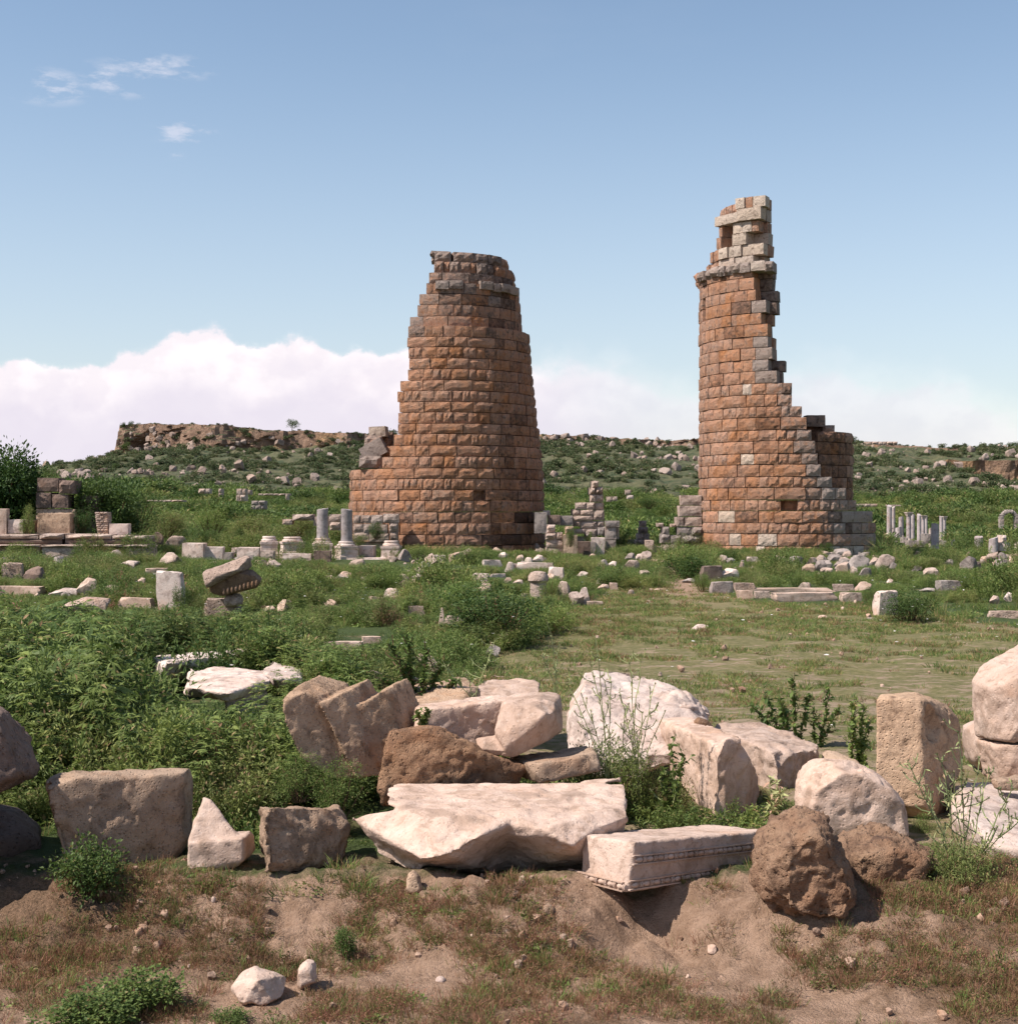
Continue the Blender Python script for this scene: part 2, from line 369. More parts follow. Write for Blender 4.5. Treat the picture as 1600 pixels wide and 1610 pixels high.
    grn = mixc(N, L, mrange(N, L, n1, .56, .70, 0., .6), grn, (.26, .18, .11))
    c = mixc(N, L, mrange(N, L, mth(N, L, 'ADD', sp.outputs[0], mth(N, L, 'MULTIPLY_ADD', n2, .6, -.3)), .3, .7), c, grn)
    L.new(c, b.inputs['Base Color'])
    bp = nd(N, 'ShaderNodeBump'); bp.inputs['Distance'].default_value = .03; bp.inputs['Strength'].default_value = 1
    L.new(mth(N, L, 'ADD', mth(N, L, 'ADD', n3, n2), mth(N, L, 'MULTIPLY', noise(N, L, g, 160, 3, .7), .4)), bp.inputs['Height']); L.new(bp.outputs[0], b.inputs['Normal'])
    o = link('ground', me, None, mt); tag(o, kind='structure')
build_ground()

# ---------------------------------------------------------------- the flat-topped hill
def build_hill():
    Yc = 400.
    xs = np.arange(-190, 330, 1.0); nt = 110
    pxc = 800 + F * xs / Yc
    top = np.interp(pxc, [-300, -60, 0, 100, 130, 160, 181, 184, 210, 250, 330, 400, 470, 560, 700, 860, 960, 1000, 1100, 1200, 1340, 1400, 1450, 1500, 1600, 1900, 2700],
                    [800, 790, 770, 748, 738, 724, 712, 668, 666, 666, 671, 676, 679, 683, 685, 686, 690, 693, 693, 692, 694, 698, 702, 705, 704, 700, 702])
    zt = CH + (HZ - top) / F * Yc + .25 * vn2(xs * .2, xs * 0, 3) + .2 * vn2(xs * .9, xs * 0, 4)
    ch = np.interp(pxc, [181, 184, 250, 330, 400, 470, 520, 560, 700, 860, 960, 1000, 1100, 1340, 1400, 1900], [0, 46, 40, 34, 30, 26, 20, 17, 14, 11, 8, 12, 12, 6, 2, 0]) / F * Yc  # upper cliff
    yb0 = Yc - 2 + 6 * vn2(xs * .04, xs * 0, 8) + 2.5 * vn2(xs * .21, xs * 0, 9)
    P = np.zeros((len(xs), nt, 3))
    l2 = ss(pxc, 1352, 1392)                                  # second, lower cliff on the right
    for k, x in enumerate(xs):
        zf = zt[k] - ch[k]                                     # foot of the cliff
        y0 = 215.; y1 = yb0[k] - 3
        t = np.linspace(0, 1, 70)
        ys = y0 + (y1 - y0) * t
        zs = 2.2 + (zf - 2.2) * (t ** 1.25) * (1 - .0 * t) - 3.5 * (1 - ss(t, 0, .08))
        if l2[k] > 0:
            zc = zs.copy(); c1 = ss(t, .78, .79); zz = 2.2 + (8.5 - 2.2) * (t / .78) ** 1.1
            zs2 = np.where(t < .78, zz - 3.5 * (1 - ss(t, 0, .08)), 8.5 + 6.0 * ss(t, .785, .79) + (zf - 14.5) * ss(t, .8, 1.0))
            zs = zs * (1 - l2[k]) + zs2 * l2[k]
        tc_ = np.linspace(0, 1, 22)[1:]
        yc_ = y1 + 3 * tc_ * (.5 if ch[k] > 1 else 3); zc_ = zf + ch[k] * tc_
        tp = np.linspace(0, 1, nt - 70 - 21 + 1)[1:]
        yp = yc_[-1] + 120 * tp ** 1.5; zp = zt[k] + .4 * tp - 4 * tp ** 4
        if l2[k] > .3:
            ys = ys.copy(); ys[54] = ys[53] + .5; ys[55] = ys[53] + .3; zs = zs.copy(); zs[54] = (zs[53] + zs[56]) / 2; zs[55] = zs[56] - .2
        P[k, :, 0] = x; P[k, :, 1] = np.concatenate([ys, yc_, yp]); P[k, :, 2] = np.concatenate([zs, zc_, zp])
    V = P.reshape(-1, 3)
    tt = np.tile(np.arange(nt), len(xs)); cliff = ((tt >= 68) & (tt <= 92)).astype(float) * (np.repeat(ch, nt) > 1)
    slope = (tt < 70).astype(float)
    V[:, 2] += slope * ss(tt, 1, 14) * (1.8 * fb2(V[:, 0] * .05, V[:, 1] * .05, 61, 4) + .9 * fb2(V[:, 0] * .3, V[:, 1] * .3, 62, 3))
    cn = 2.6 * fb3(V * np.array([.16, .1, .07]), 63, 4) + 1.6 * np.round(2 * vn3(V * np.array([.33, .1, .4]), 66)) / 2
    lc = ((tt >= 52) & (tt <= 57)).astype(float) * np.repeat(l2, nt); V[:, 1] -= lc * cn
    V[:, 1] -= cliff * cn * 1.1
    V[:, 2] += (tt > 90) * .4 * fb2(V[:, 0] * .35, V[:, 1] * .35, 68, 3)
    i = np.arange(len(xs) - 1)[:, None] * nt + np.arange(nt - 1)[None, :]
    Fc = np.stack([i, i + nt, i + nt + 1, i + 1], -1).reshape(-1, 4)
    me = mesh_np('hill', V, Fc, False)
    m, N, L, b = newmat('hill_surface')
    ge = nd(N, 'ShaderNodeNewGeometry'); g = ge.outputs['Position']
    tn = nd(N, 'ShaderNodeSeparateXYZ'); L.new(ge.outputs['True Normal'], tn.inputs[0])
    n1 = noise(N, L, g, .05, 6, .62); n2 = noise(N, L, g, .35, 6, .65); n3 = noise(N, L, g, 1.6, 5, .7)
    grn = mixc(N, L, mrange(N, L, n2, .35, .65), (.055, .075, .035), (.13, .125, .065))
    grn = mixc(N, L, mrange(N, L, n1, .5, .62, 0., .5), grn, (.17, .155, .08))
    grn = mixc(N, L, mrange(N, L, n3, .58, .68, 0., .7), grn, (.30, .235, .18))
    rock = mixc(N, L, mrange(N, L, n2, .35, .62), (.33, .215, .15), (.20, .125, .085))
    rock = mixc(N, L, mrange(N, L, n1, .5, .6, 0., .7), rock, (.42, .25, .13))
    rock = mixc(N, L, mrange(N, L, n3, .5, .7, 0., .8), rock, (.10, .075, .06))
    steep = mrange(N, L, mth(N, L, 'ADD', tn.outputs[2], mth(N, L, 'MULTIPLY_ADD', n3, .2, -.1)), .62, .8, 1., 0.)
    L.new(mixc(N, L, steep, grn, rock), b.inputs['Base Color'])
    bp = nd(N, 'ShaderNodeBump'); bp.inputs['Distance'].default_value = .8; L.new(mth(N, L, 'ADD', n2, n3), bp.inputs['Height']); L.new(bp.outputs[0], b.inputs['Normal'])
    o = link('hill', me, None, m); tag(o, kind='structure')
    return V.reshape(len(xs), nt, 3)
HILL = build_hill()
def hill_point(px, py):
    """world point of the hill slope that projects at (px, py)"""
    H = HILL[:, :92]; pr = np.stack([800 + F * H[..., 0] / H[..., 1], HZ - F * (H[..., 2] - CH) / H[..., 1]], -1)
    dd = (pr[..., 0] - px) ** 2 + (pr[..., 1] - py) ** 2
    return Vector(H.reshape(-1, 3)[int(dd.argmin())])

# ---------------------------------------------------------------- block templates (x along the wall, -y outwards, z up)
def block_mesh(name, seed, boss=.16, jag=.03, nx=5, nz=4, core=False):
    rg = np.random.default_rng(seed)
    xs = np.linspace(-.5, .5, nx); zs = np.linspace(-.5, .5, nz); V = []; Fc = []
    lowf = rg.uniform(-1, 1, 4)
    for j, z in enumerate(zs):
        for i, x in enumerate(xs):
            brd = i in (0, nx - 1) or j in (0, nz - 1)
            y = 0. if brd else -boss * rg.uniform(.45, 1.15)
            if not brd: y -= .03 * (lowf[0] * x + lowf[1] * z)
            xx = x * .985 + (0 if i in (0, nx - 1) else rg.uniform(-.05, .05)); zz = z * .97 + (0 if j in (0, nz - 1) else rg.uniform(-.05, .05))
            if brd: xx *= 1 - rg.uniform(0, .035); zz *= 1 - rg.uniform(0, .05); y += rg.uniform(0, .02)
            V.append((xx, y, zz))
    for j in range(nz - 1):
        for i in range(nx - 1):
            a = j * nx + i; Fc.append((a, a + 1, a + nx + 1, a + nx))
    n0 = len(V); k = .90
    for (x, z) in ((-.5, -.5), (.5, -.5), (.5, .5), (-.5, .5)):
        V.append((x * k + rg.uniform(-.02, .02), 1 + rg.uniform(-.06, .06), z * .97))
    cs = [0, nx - 1, nx * nz - 1, nx * (nz - 1)]
    bot = list(range(0, nx)); top = list(range(nx * (nz - 1), nx * nz)); lf = [j * nx for j in range(nz)]; rt = [j * nx + nx - 1 for j in range(nz)]
    F2 = [tuple(bot[::-1] + [n0, n0 + 1]), tuple(top + [n0 + 2, n0 + 3]), tuple(lf + [n0 + 3, n0]), tuple(rt[::-1] + [n0 + 1, n0 + 2]), (n0 + 1, n0, n0 + 3, n0 + 2)]
    me = bpy.data.meshes.new(name); me.from_pydata(V, [], Fc + F2); me.update()
    me.materials.append(M['tower'])
    return me
BOSS = [block_mesh('stone_block_mesh', s, .075) for s in range(10)]
FLAT = [block_mesh('stone_block_mesh', 50 + s, .035) for s in range(8)]
ROUGH = [block_mesh('stone_block_mesh', 90 + s, .15, .08) for s in range(8)]
def tmpl_copy(lst, mat): 
    r = []
    for m in lst:
        c = m.copy(); c.materials.clear(); c.materials.append(mat); r.append(c)
    return r
BLK = {k: tmpl_copy(FLAT[:4] + ROUGH[:2], M[k]) for k in ('ruin', 'grey', 'white', 'marble', 'purple', 'sand')}
BLKT = FLAT

def join_blocks(name, items, mat, parent, kind='stuff', color=None):
    """items: (mesh, Matrix) -> one mesh"""
    if not items: return
    Vs = []; Fs = []; off = 0
    me = bpy.data.meshes.new(name)
    cache = {}
    for m, mt in items:
        if m.name not in cache: cache[m.name] = (get_v(m), [tuple(p.vertices) for p in m.polygons])
        v, f = cache[m.name]; A = np.array(mt)
        Vs.append(v @ A[:3, :3].T + A[:3, 3]); Fs += [tuple(i + off for i in p) for p in f]; off += len(v)
    me.from_pydata(np.vstack(Vs).tolist(), [], Fs); me.update()
    o = link(name, me, parent, mat); tag(o, kind=kind)
    if color: o.color = color
    return o
def SRT(loc, rot, scl): return Matrix.LocRotScale(loc, rot, scl)

from mathutils import Euler
def tower(name, label, cx, Yc, rowsh, Rf, outer, core, leaf=.58, coret=.5, skips=(), holes=(), style=None, extra=(), ztop=99, color=None, z0=-.5, cornice=None, inner=None, lintel=None, seed=1):
    rd = random.Random(seed)
    X0 = (cx - 800) / F * Yc
    root = empty(name, (X0, Yc, 0)); tag(root, label, 'tower', 'twin round towers of the ancient gate')
    items = []   # (score, mesh, loc(local), rot, scale, color)
    def th_of(px, Rr):
        lo, hi = -1.57, 1.57
        f = lambda t: 800 + F * (X0 + Rr * math.sin(t)) / (Yc - Rr * math.cos(t))
        if px <= f(-1.5): return None
        if px >= f(1.5): return None
        for _ in range(40):
            m = (lo + hi) / 2
            if f(m) < px: lo = m
            else: hi = m
        return (lo + hi) / 2
    def proj(Rr, t, z): 
        Y = Yc - Rr * math.cos(t); return 800 + F * (X0 + Rr * math.sin(t)) / Y, HZ - F * (z - CH) / Y
    def ring(Rr, t0, t1, z, h, wmean, depth, lst, vis, jit=.02, gapz=.004, cut=(), prob=1., colr=None):
        segs = [(t0, t1)]
        for c0, c1 in cut:
            ns = []
            for a, b in segs:
                if c1 <= a or c0 >= b: ns.append((a, b)); continue
                if c0 > a: ns.append((a, c0))
                if c1 < b: ns.append((c1, b))
            segs = ns
        for a, b in segs:
            Lr = (b - a) * Rr
            if Lr < .12: continue
            n = max(1, round(Lr / wmean)); ws = [rd.uniform(.55, 1.5) for _ in range(n)]; s = sum(ws); t = a
            for w_ in ws:
                wt = w_ / s * (b - a); tm = t + wt / 2; t += wt
                if rd.random() > prob: continue
                wd_ = 2 * Rr * math.tan(min(wt / 2, .6)) - .004
                ro = Rr + rd.uniform(-jit, jit)
                px, py = proj(Rr, tm, z + h / 2)
                hole = any(abs(px - q[0]) < q[2] and abs(py - q[1]) < q[3] for q in holes) and vis > .5
                if hole: ro -= .35
                loc = Vector((ro * math.sin(tm), -ro * math.cos(tm), z + h / 2))
                rot = Euler((rd.uniform(-.012, .012), rd.uniform(-.008, .008), tm + rd.uniform(-.02, .02)))
                c = colr or (color(px, py, tm, rd) if color else (.3, .1, 0, 1))
                m = rd.choice(lst)
                sc_ = Vector((wd_ * (rd.choice((1, 1, -1)) and 1), depth, h - gapz))
                score = wd_ * h * max(0, math.cos(tm) - Rr / Yc) * vis
                items.append((score, m, loc, rot, sc_, c))
    z = z0; k = 0
    while z < ztop:
        h = rowsh(k, z, rd); zm = z + h / 2
        Rr, o_off = Rf(zm)
        # the photo's own outline at this course
        pyf = HZ - F * (zm - CH) / (Yc - Rr * .8)
        def edges(tab, Rq):
            e = np.interp(pyf, [q[0] for q in tab], [q[1] for q in tab]), np.interp(pyf, [q[0] for q in tab], [q[2] for q in tab])
            return e
        if pyf < outer[0][0]: break
        st = style(zm, rd) if style else BOSS
        long_ = (k % 2 == 0)
        wm = (.86 if long_ else .46)
        xl, xr = edges(outer, Rr)
        jl = rd.uniform(-3, 3); jr = rd.uniform(-3, 3)
        tl = th_of(xl + jl * .6, Rr); tr = th_of(xr + jr * .6, Rr)
        back = pyf > BACKPY[name]
        tl_ = tl if tl is not None else -2.0; tr_ = tr if tr is not None else 2.0
        if back and tl is None and tr is None: tl_, tr_ = -math.pi, math.pi
        cuts = []
        for (p0, p1, q0, q1) in skips:
            if p0 < pyf < p1:
                a = th_of(q0, Rr); b = th_of(q1, Rr); cuts.append((a if a is not None else -1.6, b))
        ring(Rr, tl_, tr_, z, h, wm, leaf, st, 1., cut=cuts, jit=.10 if zm > 11.2 else .025)
        Rc = Rr - leaf - .03
        if core:
            xl, xr = edges(core, Rc)
            tl = th_of(xl + rd.uniform(-3, 3), Rc); tr = th_of(xr + rd.uniform(-4, 4), Rc)
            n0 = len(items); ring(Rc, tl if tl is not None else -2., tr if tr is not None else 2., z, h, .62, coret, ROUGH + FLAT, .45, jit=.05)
            if name == 'broken_gate_tower' and pyf < 720:  # recessed core gets a dark colour in place of its shade
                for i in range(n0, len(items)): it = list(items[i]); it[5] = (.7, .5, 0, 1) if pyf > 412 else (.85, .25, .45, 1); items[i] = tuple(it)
        if inner and pyf > inner[0][0]:
            xl, xr = edges(inner, 2.6)
            tl = th_of(xl, 2.6); ring(2.6, tl if tl else .5, 2.6, z, h, .6, .45, ROUGH + BOSS, .9, colr=(.25, .5, 0, 1))  # dark brown colour paints the shading of the inner wall

        z += h; k += 1
    for e in extra:      # (px0,px1,py0,py1, Y offset from tower front, depth, tilt, colour, template)
        a0, a1, b0, b1, Y, dp, tilt, colr, lst = e
        p0 = W(a0, b1, Y); p1 = W(a1, b0, Y)
        loc = Vector(((p0.x + p1.x) / 2 - X0, Y - Yc, (p0.z + p1.z) / 2))
        items.append((9., rd.choice(lst), loc, Euler((0, tilt, rd.uniform(-.15, .15))), Vector((p1.x - p0.x, dp, p1.z - p0.z)), colr))
    if lintel: ring(lintel[4], th_of(lintel[0], lintel[4]), th_of(lintel[1], lintel[4]), lintel[2], lintel[3], 9., .6, FLAT, 5., jit=0., colr=(.8, 0, .6, 1))
    if cornice:
        z, h, Rr, x0_, x1_, wm, prob, lst, cc_ = cornice
        tl = th_of(x0_, Rr); tr = th_of(x1_, Rr); n0 = len(items)
        ring(Rr, tl if tl is not None else -2., tr if tr is not None else 2., z, h, wm, .8, lst, 3., jit=.09, prob=prob)
        for i in range(n0, len(items)): it = list(items[i]); it[5] = cc_(rd); it[2] = it[2] + Vector((0, 0, rd.uniform(-.05, .05))); items[i] = tuple(it)
    items.sort(key=lambda q: -q[0])
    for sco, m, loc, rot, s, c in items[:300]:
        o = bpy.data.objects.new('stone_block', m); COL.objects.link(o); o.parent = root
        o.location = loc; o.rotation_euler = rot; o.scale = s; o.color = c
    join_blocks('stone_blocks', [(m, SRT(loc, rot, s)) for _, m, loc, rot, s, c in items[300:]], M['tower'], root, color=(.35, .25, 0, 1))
    return root
BACKPY = {'round_gate_tower': 745, 'broken_gate_tower': 665}
# left tower: crop coordinates of the outline -> photo pixels
def t1(y, a, b): return (370 + y * .3229, 530 + a * .3229, 530 + b * .3229)
o1 = [t1(78, 470, 820), t1(130, 470, 835), t1(158, 470, 860), t1(205, 480, 880), t1(215, 447, 876), t1(262, 440, 876), t1(270, 428, 890), t1(312, 425, 890), t1(318, 404, 900), t1(360, 400, 900), t1(366, 390, 897), t1(412, 388, 895),
      t1(418, 350, 895), t1(470, 350, 930), t1(478, 338, 930), t1(525, 342, 933), t1(530, 350, 943), t1(575, 350, 943), t1(630, 352, 943), t1(685, 343, 945), t1(692, 308, 948), t1(750, 308, 950), t1(756, 298, 962), t1(855, 300, 965), t1(915, 302, 975),
      t1(920, 296, 982), t1(965, 292, 984), t1(970, 272, 988), t1(1020, 270, 990), t1(1028, 262, 993), t1(1070, 262, 994), t1(1078, 222, 996), t1(1122, 222, 997), t1(1128, 60, 1002), t1(1550, 50, 1010)]
c1 = [(a, b + 9, 900) for a, b, c in o1]; o1 = [(a, b, 900) for a, b, c in o1]
def R1(z): 
    return float(np.interp(z, [0, 3.5, 5.8, 7.8, 9.05, 9.15, 11, 11.1, 12.2], [4.1, 4.0, 3.72, 3.52, 3.44, 3.14, 2.98, 2.85, 2.55])), 0
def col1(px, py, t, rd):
    up = ss(py, 600, 430); rt = ss(px, 740, 800)  # right side darker: weathering, with some shading put into the colour
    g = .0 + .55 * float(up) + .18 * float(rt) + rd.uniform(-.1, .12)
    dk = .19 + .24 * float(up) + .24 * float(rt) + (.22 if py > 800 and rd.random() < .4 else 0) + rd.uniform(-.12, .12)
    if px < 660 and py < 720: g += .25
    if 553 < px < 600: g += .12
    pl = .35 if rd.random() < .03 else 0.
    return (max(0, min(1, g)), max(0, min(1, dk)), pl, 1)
def sty1(z, rd):
    if z > 11.2: return ROUGH
    return BOSS if z < 8.5 or rd.random() < .4 else FLAT + BOSS[:2]
GR = (.9, .35, .2, 1)
ex1 = [(564, 600, 716, 736, 59.5, .9, .05, (.7, .2, .3, 1), ROUGH), (566, 606, 694, 722, 59.6, .7, -.5, (.8, .15, .2, 1), FLAT), (572, 600, 684, 704, 60.2, .6, .1, (.6, .2, .1, 1), ROUGH), (579, 606, 670, 687, 60.2, .7, -.05, (.8, .1, .5, 1), FLAT),
       (596, 612, 687, 704, 60.6, .6, .4, (.5, .2, .1, 1), ROUGH), (606, 618, 678, 702, 61, .6, .02, (.6, .5, .1, 1), BOSS), (604, 622, 702, 722, 60, .6, .3, (.2, .2, .1, 1), ROUGH), (590, 620, 718, 736, 60, .6, .0, (.4, .2, .1, 1), ROUGH),
       (678, 708, 394, 412, 59.9, .7, .03, (.7, .4, .3, 1), ROUGH), (682, 700, 410, 424, 59.8, .7, .0, GR, ROUGH), (676, 690, 396, 403, 59.7, .5, .5, GR, ROUGH)]
tower('round_gate_tower', 'tall tapering round tower of reddish bossed blocks, complete across its front, left of the gate', 702.5, 62.,
      lambda k, z, rd: (.45 if k % 2 else .425) + rd.uniform(-.015, .015), R1, o1, c1, color=col1, style=sty1, seed=4,
      holes=((746, 777, 9, 8),), extra=ex1,
      skips=((385, 412, 709, 713), (385, 402, 640, 682)),
      cornice=(10.62, .36, 3.16, 684, 815, .62, .97, FLAT, lambda rd: (.9, rd.uniform(.1, .35), rd.uniform(.1, .4), 1)))
# right tower
def t2(y, a, b): return (300 + y * .3728, 1020 + a * .3728, 1020 + b * .3728)
o2 = [t2(42, 368, 490), t2(85, 368, 492), t2(110, 288, 462), t2(148, 288, 462), t2(152, 292, 402), t2(198, 282, 405), t2(200, 275, 402), t2(233, 272, 405), t2(235, 262, 478), t2(265, 258, 478), t2(268, 252, 436), t2(300, 246, 438), t2(305, 236, 440), t2(330, 232, 440),
      t2(335, 215, 436), t2(390, 215, 440), t2(440, 215, 436), t2(445, 215, 470), t2(485, 215, 475), t2(490, 215, 495), t2(535, 215, 470), t2(580, 215, 462), t2(585, 215, 506), t2(620, 215, 505), t2(660, 215, 498), t2(668, 215, 520), t2(712, 215, 525), t2(716, 215, 498),
      t2(755, 215, 500), t2(760, 210, 545), t2(798, 210, 540), t2(802, 210, 607), t2(890, 210, 607), t2(895, 210, 645), t2(940, 210, 645), t2(945, 210, 664), t2(988, 210, 664), t2(992, 210, 686), t2(1040, 210, 686), t2(1044, 210, 697), t2(1083, 210, 697), t2(1087, 210, 712), t2(1132, 210, 712),
      t2(1136, 210, 730), t2(1183, 210, 728), t2(1188, 210, 770), t2(1233, 210, 768), t2(1237, 210, 835), t2(1288, 210, 834), t2(1292, 210, 872), t2(1338, 210, 872), t2(1342, 210, 945), t2(1700, 205, 955)]
c2 = [(300 + y * .3728, 1112, 1020 + b * .3728) for y, b in ((42, 500), (83, 500), (86, 507), (128, 506), (131, 492), (163, 492), (166, 502), (200, 502), (203, 490), (232, 490), (236, 502), (270, 502), (275, 488), (318, 488), (322, 520), (352, 520), (358, 525), (395, 522), (400, 540), (443, 540), (447, 520), (483, 520), (488, 537), (536, 537), (540, 517),
      (580, 518), (585, 510), (620, 510), (625, 533), (665, 530), (668, 527), (715, 527), (718, 565), (795, 566), (800, 600), (890, 600), (895, 630), (990, 660), (1200, 700), (1240, 780), (1700, 830))]
def R2(z): return (3.50 if z < 11.2 else 3.22), 0
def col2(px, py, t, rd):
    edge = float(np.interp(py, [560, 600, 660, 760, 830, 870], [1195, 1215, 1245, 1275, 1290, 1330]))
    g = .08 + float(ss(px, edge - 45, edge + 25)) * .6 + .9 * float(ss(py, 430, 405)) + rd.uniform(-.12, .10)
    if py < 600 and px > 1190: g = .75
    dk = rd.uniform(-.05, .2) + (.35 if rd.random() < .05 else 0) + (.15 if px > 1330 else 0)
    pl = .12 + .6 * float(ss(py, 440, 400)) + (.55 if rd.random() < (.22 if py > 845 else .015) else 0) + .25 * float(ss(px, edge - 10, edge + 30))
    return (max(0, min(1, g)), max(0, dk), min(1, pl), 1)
def sty2(z, rd): return (BOSS if rd.random() < .75 else FLAT) if z < 7.2 else FLAT
LC = (.7, .0, .5, 1)
ex2 = [(1252, 1296, 670, 700, 58.4, .5, 0, (.4, .6, 0, 1), ROUGH), (1268, 1298, 652, 671, 58.0, .7, 0, (.6, .5, .0, 1), FLAT), (1268, 1284, 671, 690, 58.6, .6, 0, (.5, .6, 0, 1), ROUGH), (1293, 1312, 668, 684, 58.2, .6, 0, (.6, .3, .2, 1), ROUGH)]
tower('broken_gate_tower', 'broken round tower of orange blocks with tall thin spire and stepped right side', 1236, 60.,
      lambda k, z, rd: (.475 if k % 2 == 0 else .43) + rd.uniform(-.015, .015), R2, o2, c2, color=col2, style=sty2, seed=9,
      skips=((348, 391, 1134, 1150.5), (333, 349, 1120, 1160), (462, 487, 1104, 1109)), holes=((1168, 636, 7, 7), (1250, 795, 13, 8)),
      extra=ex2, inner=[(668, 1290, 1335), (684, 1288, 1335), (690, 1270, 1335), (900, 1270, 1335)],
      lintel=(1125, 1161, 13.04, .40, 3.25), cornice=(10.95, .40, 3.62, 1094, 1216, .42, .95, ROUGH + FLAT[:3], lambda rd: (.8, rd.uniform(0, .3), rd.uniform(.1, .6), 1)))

# ---------------------------------------------------------------- ruins built of single blocks
def ruin(name, label, cat, Y, depth, blocks, mat='ruin', yaw=0., part='stone_block', group=None, seed=3, jit=.03, lst=None, light=None):
    """blocks: (px0, px1, py0, py1[, dY[, mat]]) in the photo; the lowest ones are carried down into the ground"""
    rd = random.Random(seed)
    cx = sum(b[0] + b[1] for b in blocks) / 2 / len(blocks)
    X0 = (cx - 800) / F * Y
    root = empty(name, (X0, Y, float(gz(X0, Y)))); tag(root, label, cat, group); root.rotation_euler = (0, 0, yaw)
    for b in blocks:
        dY = b[4] if len(b) > 4 else 0; mk = b[5] if len(b) > 5 else mat
        p0 = W(b[0], b[3], Y); p1 = W(b[1], b[2], Y)
        o = bpy.data.objects.new(part, rd.choice(BLK[mk])); COL.objects.link(o); o.parent = root
        o.location = ((p0.x + p1.x) / 2 - X0, dY + rd.uniform(-jit, jit), (p0.z + p1.z) / 2 - root.location.z)
        o.scale = (p1.x - p0.x, depth * rd.uniform(.9, 1.1), p1.z - p0.z); o.rotation_euler = (0, rd.uniform(-.01, .01), rd.uniform(-.03, .03))
    FRONT.append((min(b[0] for b in blocks), max(b[1] for b in blocks), min(b[2] for b in blocks), max(b[3] for b in blocks), Y - depth / 2))
    for b in blocks: 
        for q in np.linspace(b[0], b[1], max(2, int((b[1] - b[0]) / F * Y / .5))): DISC.append(((q - 800) / F * Y, Y + depth * .4, depth * .55))
    return root
DISC = []; FRONT = []
def rows(x0, x1, y0, y1, n, wpx, rd, ragged=0):
    out = []; hh = (y1 - y0) / n
    for k in range(n):
        a = x0 + rd.uniform(-ragged, ragged); b = x1 + rd.uniform(-ragged, ragged); m = max(1, round((b - a) / wpx)); ws = [rd.uniform(.7, 1.3) for _ in range(m)]; s = sum(ws); t = a
        for w_ in ws: out.append((t, t + w_ / s * (b - a), y0 + k * hh, y0 + (k + 1) * hh)); t += w_ / s * (b - a)
    return out
rdR = random.Random(12)
def c5(x0, x1, y0, y1, *a): return (740 + .23125 * x0, 740 + .23125 * x1, 740 + .23125 * y0, 740 + .23125 * y1, *a)
ruin('ruined_pier', 'narrow stepped stub of reddish masonry rising tallest between the two towers', 'ruin', 60., 1.3,
     [c5(825, 868, 68, 115), c5(808, 845, 112, 162), c5(845, 900, 108, 162, .1), c5(810, 850, 162, 212), c5(850, 902, 162, 212, .05), c5(708, 785, 215, 262), c5(787, 840, 215, 265), c5(842, 905, 214, 268, .15),
      c5(692, 745, 262, 305), c5(745, 832, 265, 305), c5(834, 908, 268, 340), c5(695, 832, 305, 342), c5(700, 745, 342, 380), c5(745, 860, 342, 396), c5(860, 910, 342, 380, .05), c5(700, 780, 396, 430), c5(780, 858, 396, 452), c5(860, 912, 380, 450, .02, 'grey'), c5(705, 912, 450, 560, .25, 'grey'), c5(705, 912, 555, 680, .2)], seed=5)
ruin('marble_pier', 'bright white marble slab standing upright against the reddish pier', 'stone slab', 58.5, .35, [c5(815, 912, 452, 630)], 'white')
ruin('fluted_pier', 'grey pier of upright drums and slabs just right of the bright white slab', 'ruin', 58.8, .6, [c5(915, 988, 470, 545), c5(915, 988, 545, 628), c5(915, 990, 380, 470, .1), c5(915, 1014, 340, 382), c5(988, 1012, 382, 470, .3)], 'grey')
ruin('rough_wall_stub', 'low rough pinkish wall stub at the right foot of the tall round tower', 'wall', 56.8, 1.0, [c5(510, 625, 470, 525), c5(505, 580, 425, 470), c5(582, 626, 420, 470), c5(508, 625, 525, 660, .02), c5(515, 575, 368, 425, .1, 'white')], 'ruin')
ruin('door_jamb', 'orange stained upright door jamb block beside the rough pinkish wall stub', 'stone post', 56.4, .7, [c5(626, 724, 430, 700), c5(640, 700, 378, 430, .1)], 'sand')
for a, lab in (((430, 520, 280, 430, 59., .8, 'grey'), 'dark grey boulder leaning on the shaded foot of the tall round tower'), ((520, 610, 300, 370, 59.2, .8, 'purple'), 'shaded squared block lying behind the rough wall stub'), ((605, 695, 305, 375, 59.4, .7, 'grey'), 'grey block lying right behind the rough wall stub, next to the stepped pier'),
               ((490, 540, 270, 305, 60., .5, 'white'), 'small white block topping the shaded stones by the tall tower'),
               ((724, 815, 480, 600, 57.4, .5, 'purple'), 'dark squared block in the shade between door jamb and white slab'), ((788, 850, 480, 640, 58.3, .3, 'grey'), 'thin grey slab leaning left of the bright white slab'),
               ((1070, 1135, 470, 515, 64., .8, 'grey'), 'small grey block in the gateway between the two towers'), ((925, 960, 175, 212, 88., .8, 'ruin'), 'small far square block left of a pair on the green slope between the towers'), ((962, 997, 175, 205, 88., .8, 'ruin'), 'small far square block right of a pair on the green slope between the towers'),
               ((1050, 1090, 128, 162, 90., .8, 'ruin'), 'far block on top of two on the green slope between the towers'), ((1062, 1106, 165, 192, 90., .8, 'white'), 'pale far block under another on the green slope between the towers')):
    ruin('squared_block', lab, 'stone block', a[4], a[5], [c5(*a[:4])], a[6], jit=.1)
ruin('small_pier', 'small grey stack of three blocks standing alone in the gateway', 'ruin', 64., .7, [c5(1148, 1195, 340, 382), c5(1140, 1205, 382, 428), c5(1130, 1172, 428, 470), c5(1174, 1216, 428, 500), c5(1130, 1172, 470, 505)], 'grey')
